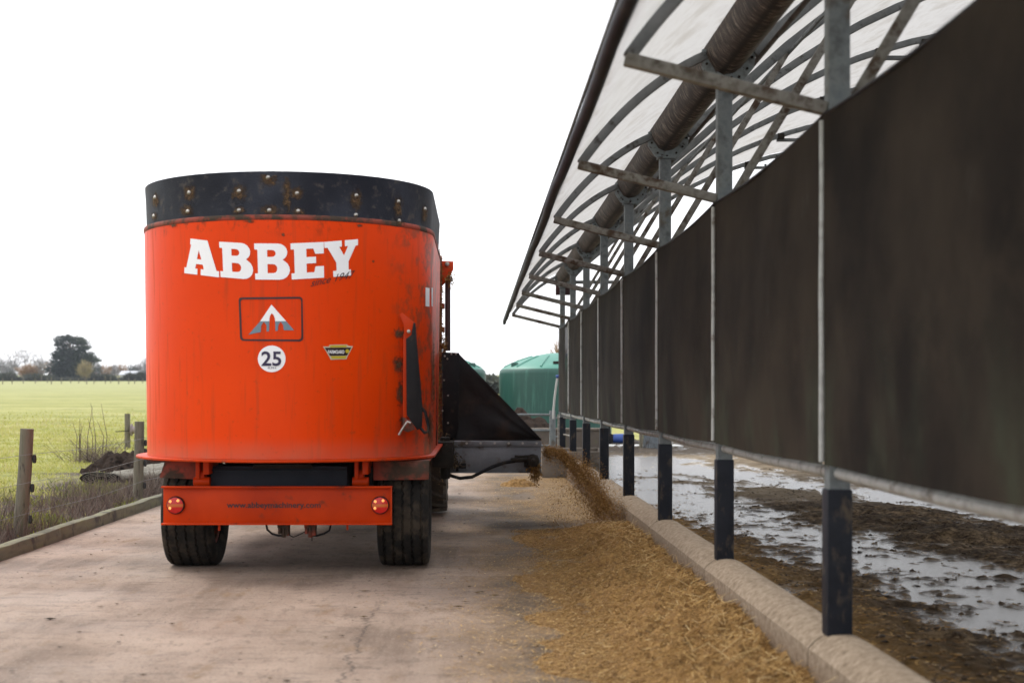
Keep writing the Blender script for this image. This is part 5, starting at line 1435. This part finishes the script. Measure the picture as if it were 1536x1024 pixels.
ftree(785, 34, 26, M['orangetree'], 'faint pale treetop above the right tank dome', 260, .35, 'far_tree', zmin=.2, grp=None)

hs = thing('white_house', 'long low white house among the far trees left of the mixer', 'house', (far(195, 400), 400, float(gz(0, 400))))
x0, x1, z0 = far(180, 380), far(209, 380), float(gz(0, 380)) ; s = 380 / F
wb = MB().bx(x0, x1, 380, 386, z0, z0 + 8 * s).build('wall', M['housewhite'], hs)
MB().prism([(x0 - .3, 379.4, z0 + 8 * s), (x0 - .3, 386.6, z0 + 8 * s), (x0 - .3, 383, z0 + 14 * s)], (x1 - x0 + .6, 0, 0)).build('roof', M['houseroof'], hs)
for k in range(3): MB().bx(x0 + 1 + 1.7 * k, x0 + 1.9 + 1.7 * k, 379.95, 380.0, z0 + .6, z0 + 1.2).build('window', M['glassdark'], hs)
fs = thing('field_fence', 'line of small dark posts across the far side of the pasture', 'fence', (far(100, 250), 250, float(gz(0, 250))))
for i, px in enumerate([4, 18, 35, 53, 71, 77, 92, 106, 118, 130, 141, 158, 166, 178, 193, 202, 214]):
    Y = 230 + (i * 37) % 30; x = far(px, Y); z = float(gz(x, Y)); MB().bx(x - .06, x + .06, Y - .06, Y + .06, z - .1, z + .85 + .4 * random.random()).build('post', M['postwood'], fs)

# ------------------------------------------------------------------ air
hm, hnt, hout = new_mat('pale_air'); pv = N(hnt, 'ShaderNodeVolumePrincipled', Density=.0002, Anisotropy=.3); pv.inputs['Color'].default_value = (.82, .88, 1, 1)
hnt.links.new(pv.outputs[0], hout.inputs['Volume'])
o = MB().bx(-420, 420, -45, 700, -3, 24).build('haze', hm); tag(o, 'thin pale air softening the far trees', 'haze', kind='stuff')

# ------------------------------------------------------------------ camera, light, sky
cam = bpy.data.cameras.new('camera'); co = bpy.data.objects.new('camera', cam); COL.objects.link(co)
co.location = (0, 0, H); co.rotation_euler = (PI / 2, 0, 0)
cam.sensor_width = 36; cam.lens = F / 1536 * 36
cam.shift_x = (768 - CX) / 1536; cam.shift_y = (CY - 512) / 1536
cam.clip_start = .1; cam.clip_end = 3000
cam.dof.use_dof = True; cam.dof.focus_distance = 14.5; cam.dof.aperture_fstop = 2.5
scn.camera = co
SUN_EL, SUN_AZ = math.radians(52), math.radians(-50)       # azimuth from +Y towards +X
sun = bpy.data.lights.new('sun', 'SUN'); sun.energy = 1.3; sun.angle = math.radians(22); sun.color = (1, .96, .9)
so = bpy.data.objects.new('sun', sun); COL.objects.link(so)
dirv = Vector((math.sin(SUN_AZ) * math.cos(SUN_EL), math.cos(SUN_AZ) * math.cos(SUN_EL), math.sin(SUN_EL)))
so.rotation_euler = dirv.to_track_quat('Z', 'Y').to_euler()
w = bpy.data.worlds.new('World'); scn.world = w; w.use_nodes = True; nt = w.node_tree; nt.nodes.clear()
sky = N(nt, 'ShaderNodeTexSky'); sky.sky_type = 'NISHITA'; sky.sun_disc = False; sky.sun_elevation = SUN_EL; sky.sun_rotation = SUN_AZ
sky.dust_density = 4; sky.air_density = 1
mxn = mixc(nt, .88, sky.outputs[0], (9.2, 9.3, 9.6))
bg = N(nt, 'ShaderNodeBackground', Strength=.1); nt.links.new(mxn, bg.inputs[0])
ow = N(nt, 'ShaderNodeOutputWorld'); nt.links.new(bg.outputs[0], ow.inputs[0])
scn.view_settings.view_transform = 'Standard'; scn.view_settings.look = 'None'; scn.view_settings.exposure = .95; scn.view_settings.gamma = 1
scn.view_settings.use_curve_mapping = False
scn.render.engine = 'CYCLES'
scn.cycles.max_bounces = 8; scn.cycles.transparent_max_bounces = 12; scn.cycles.use_denoising = True
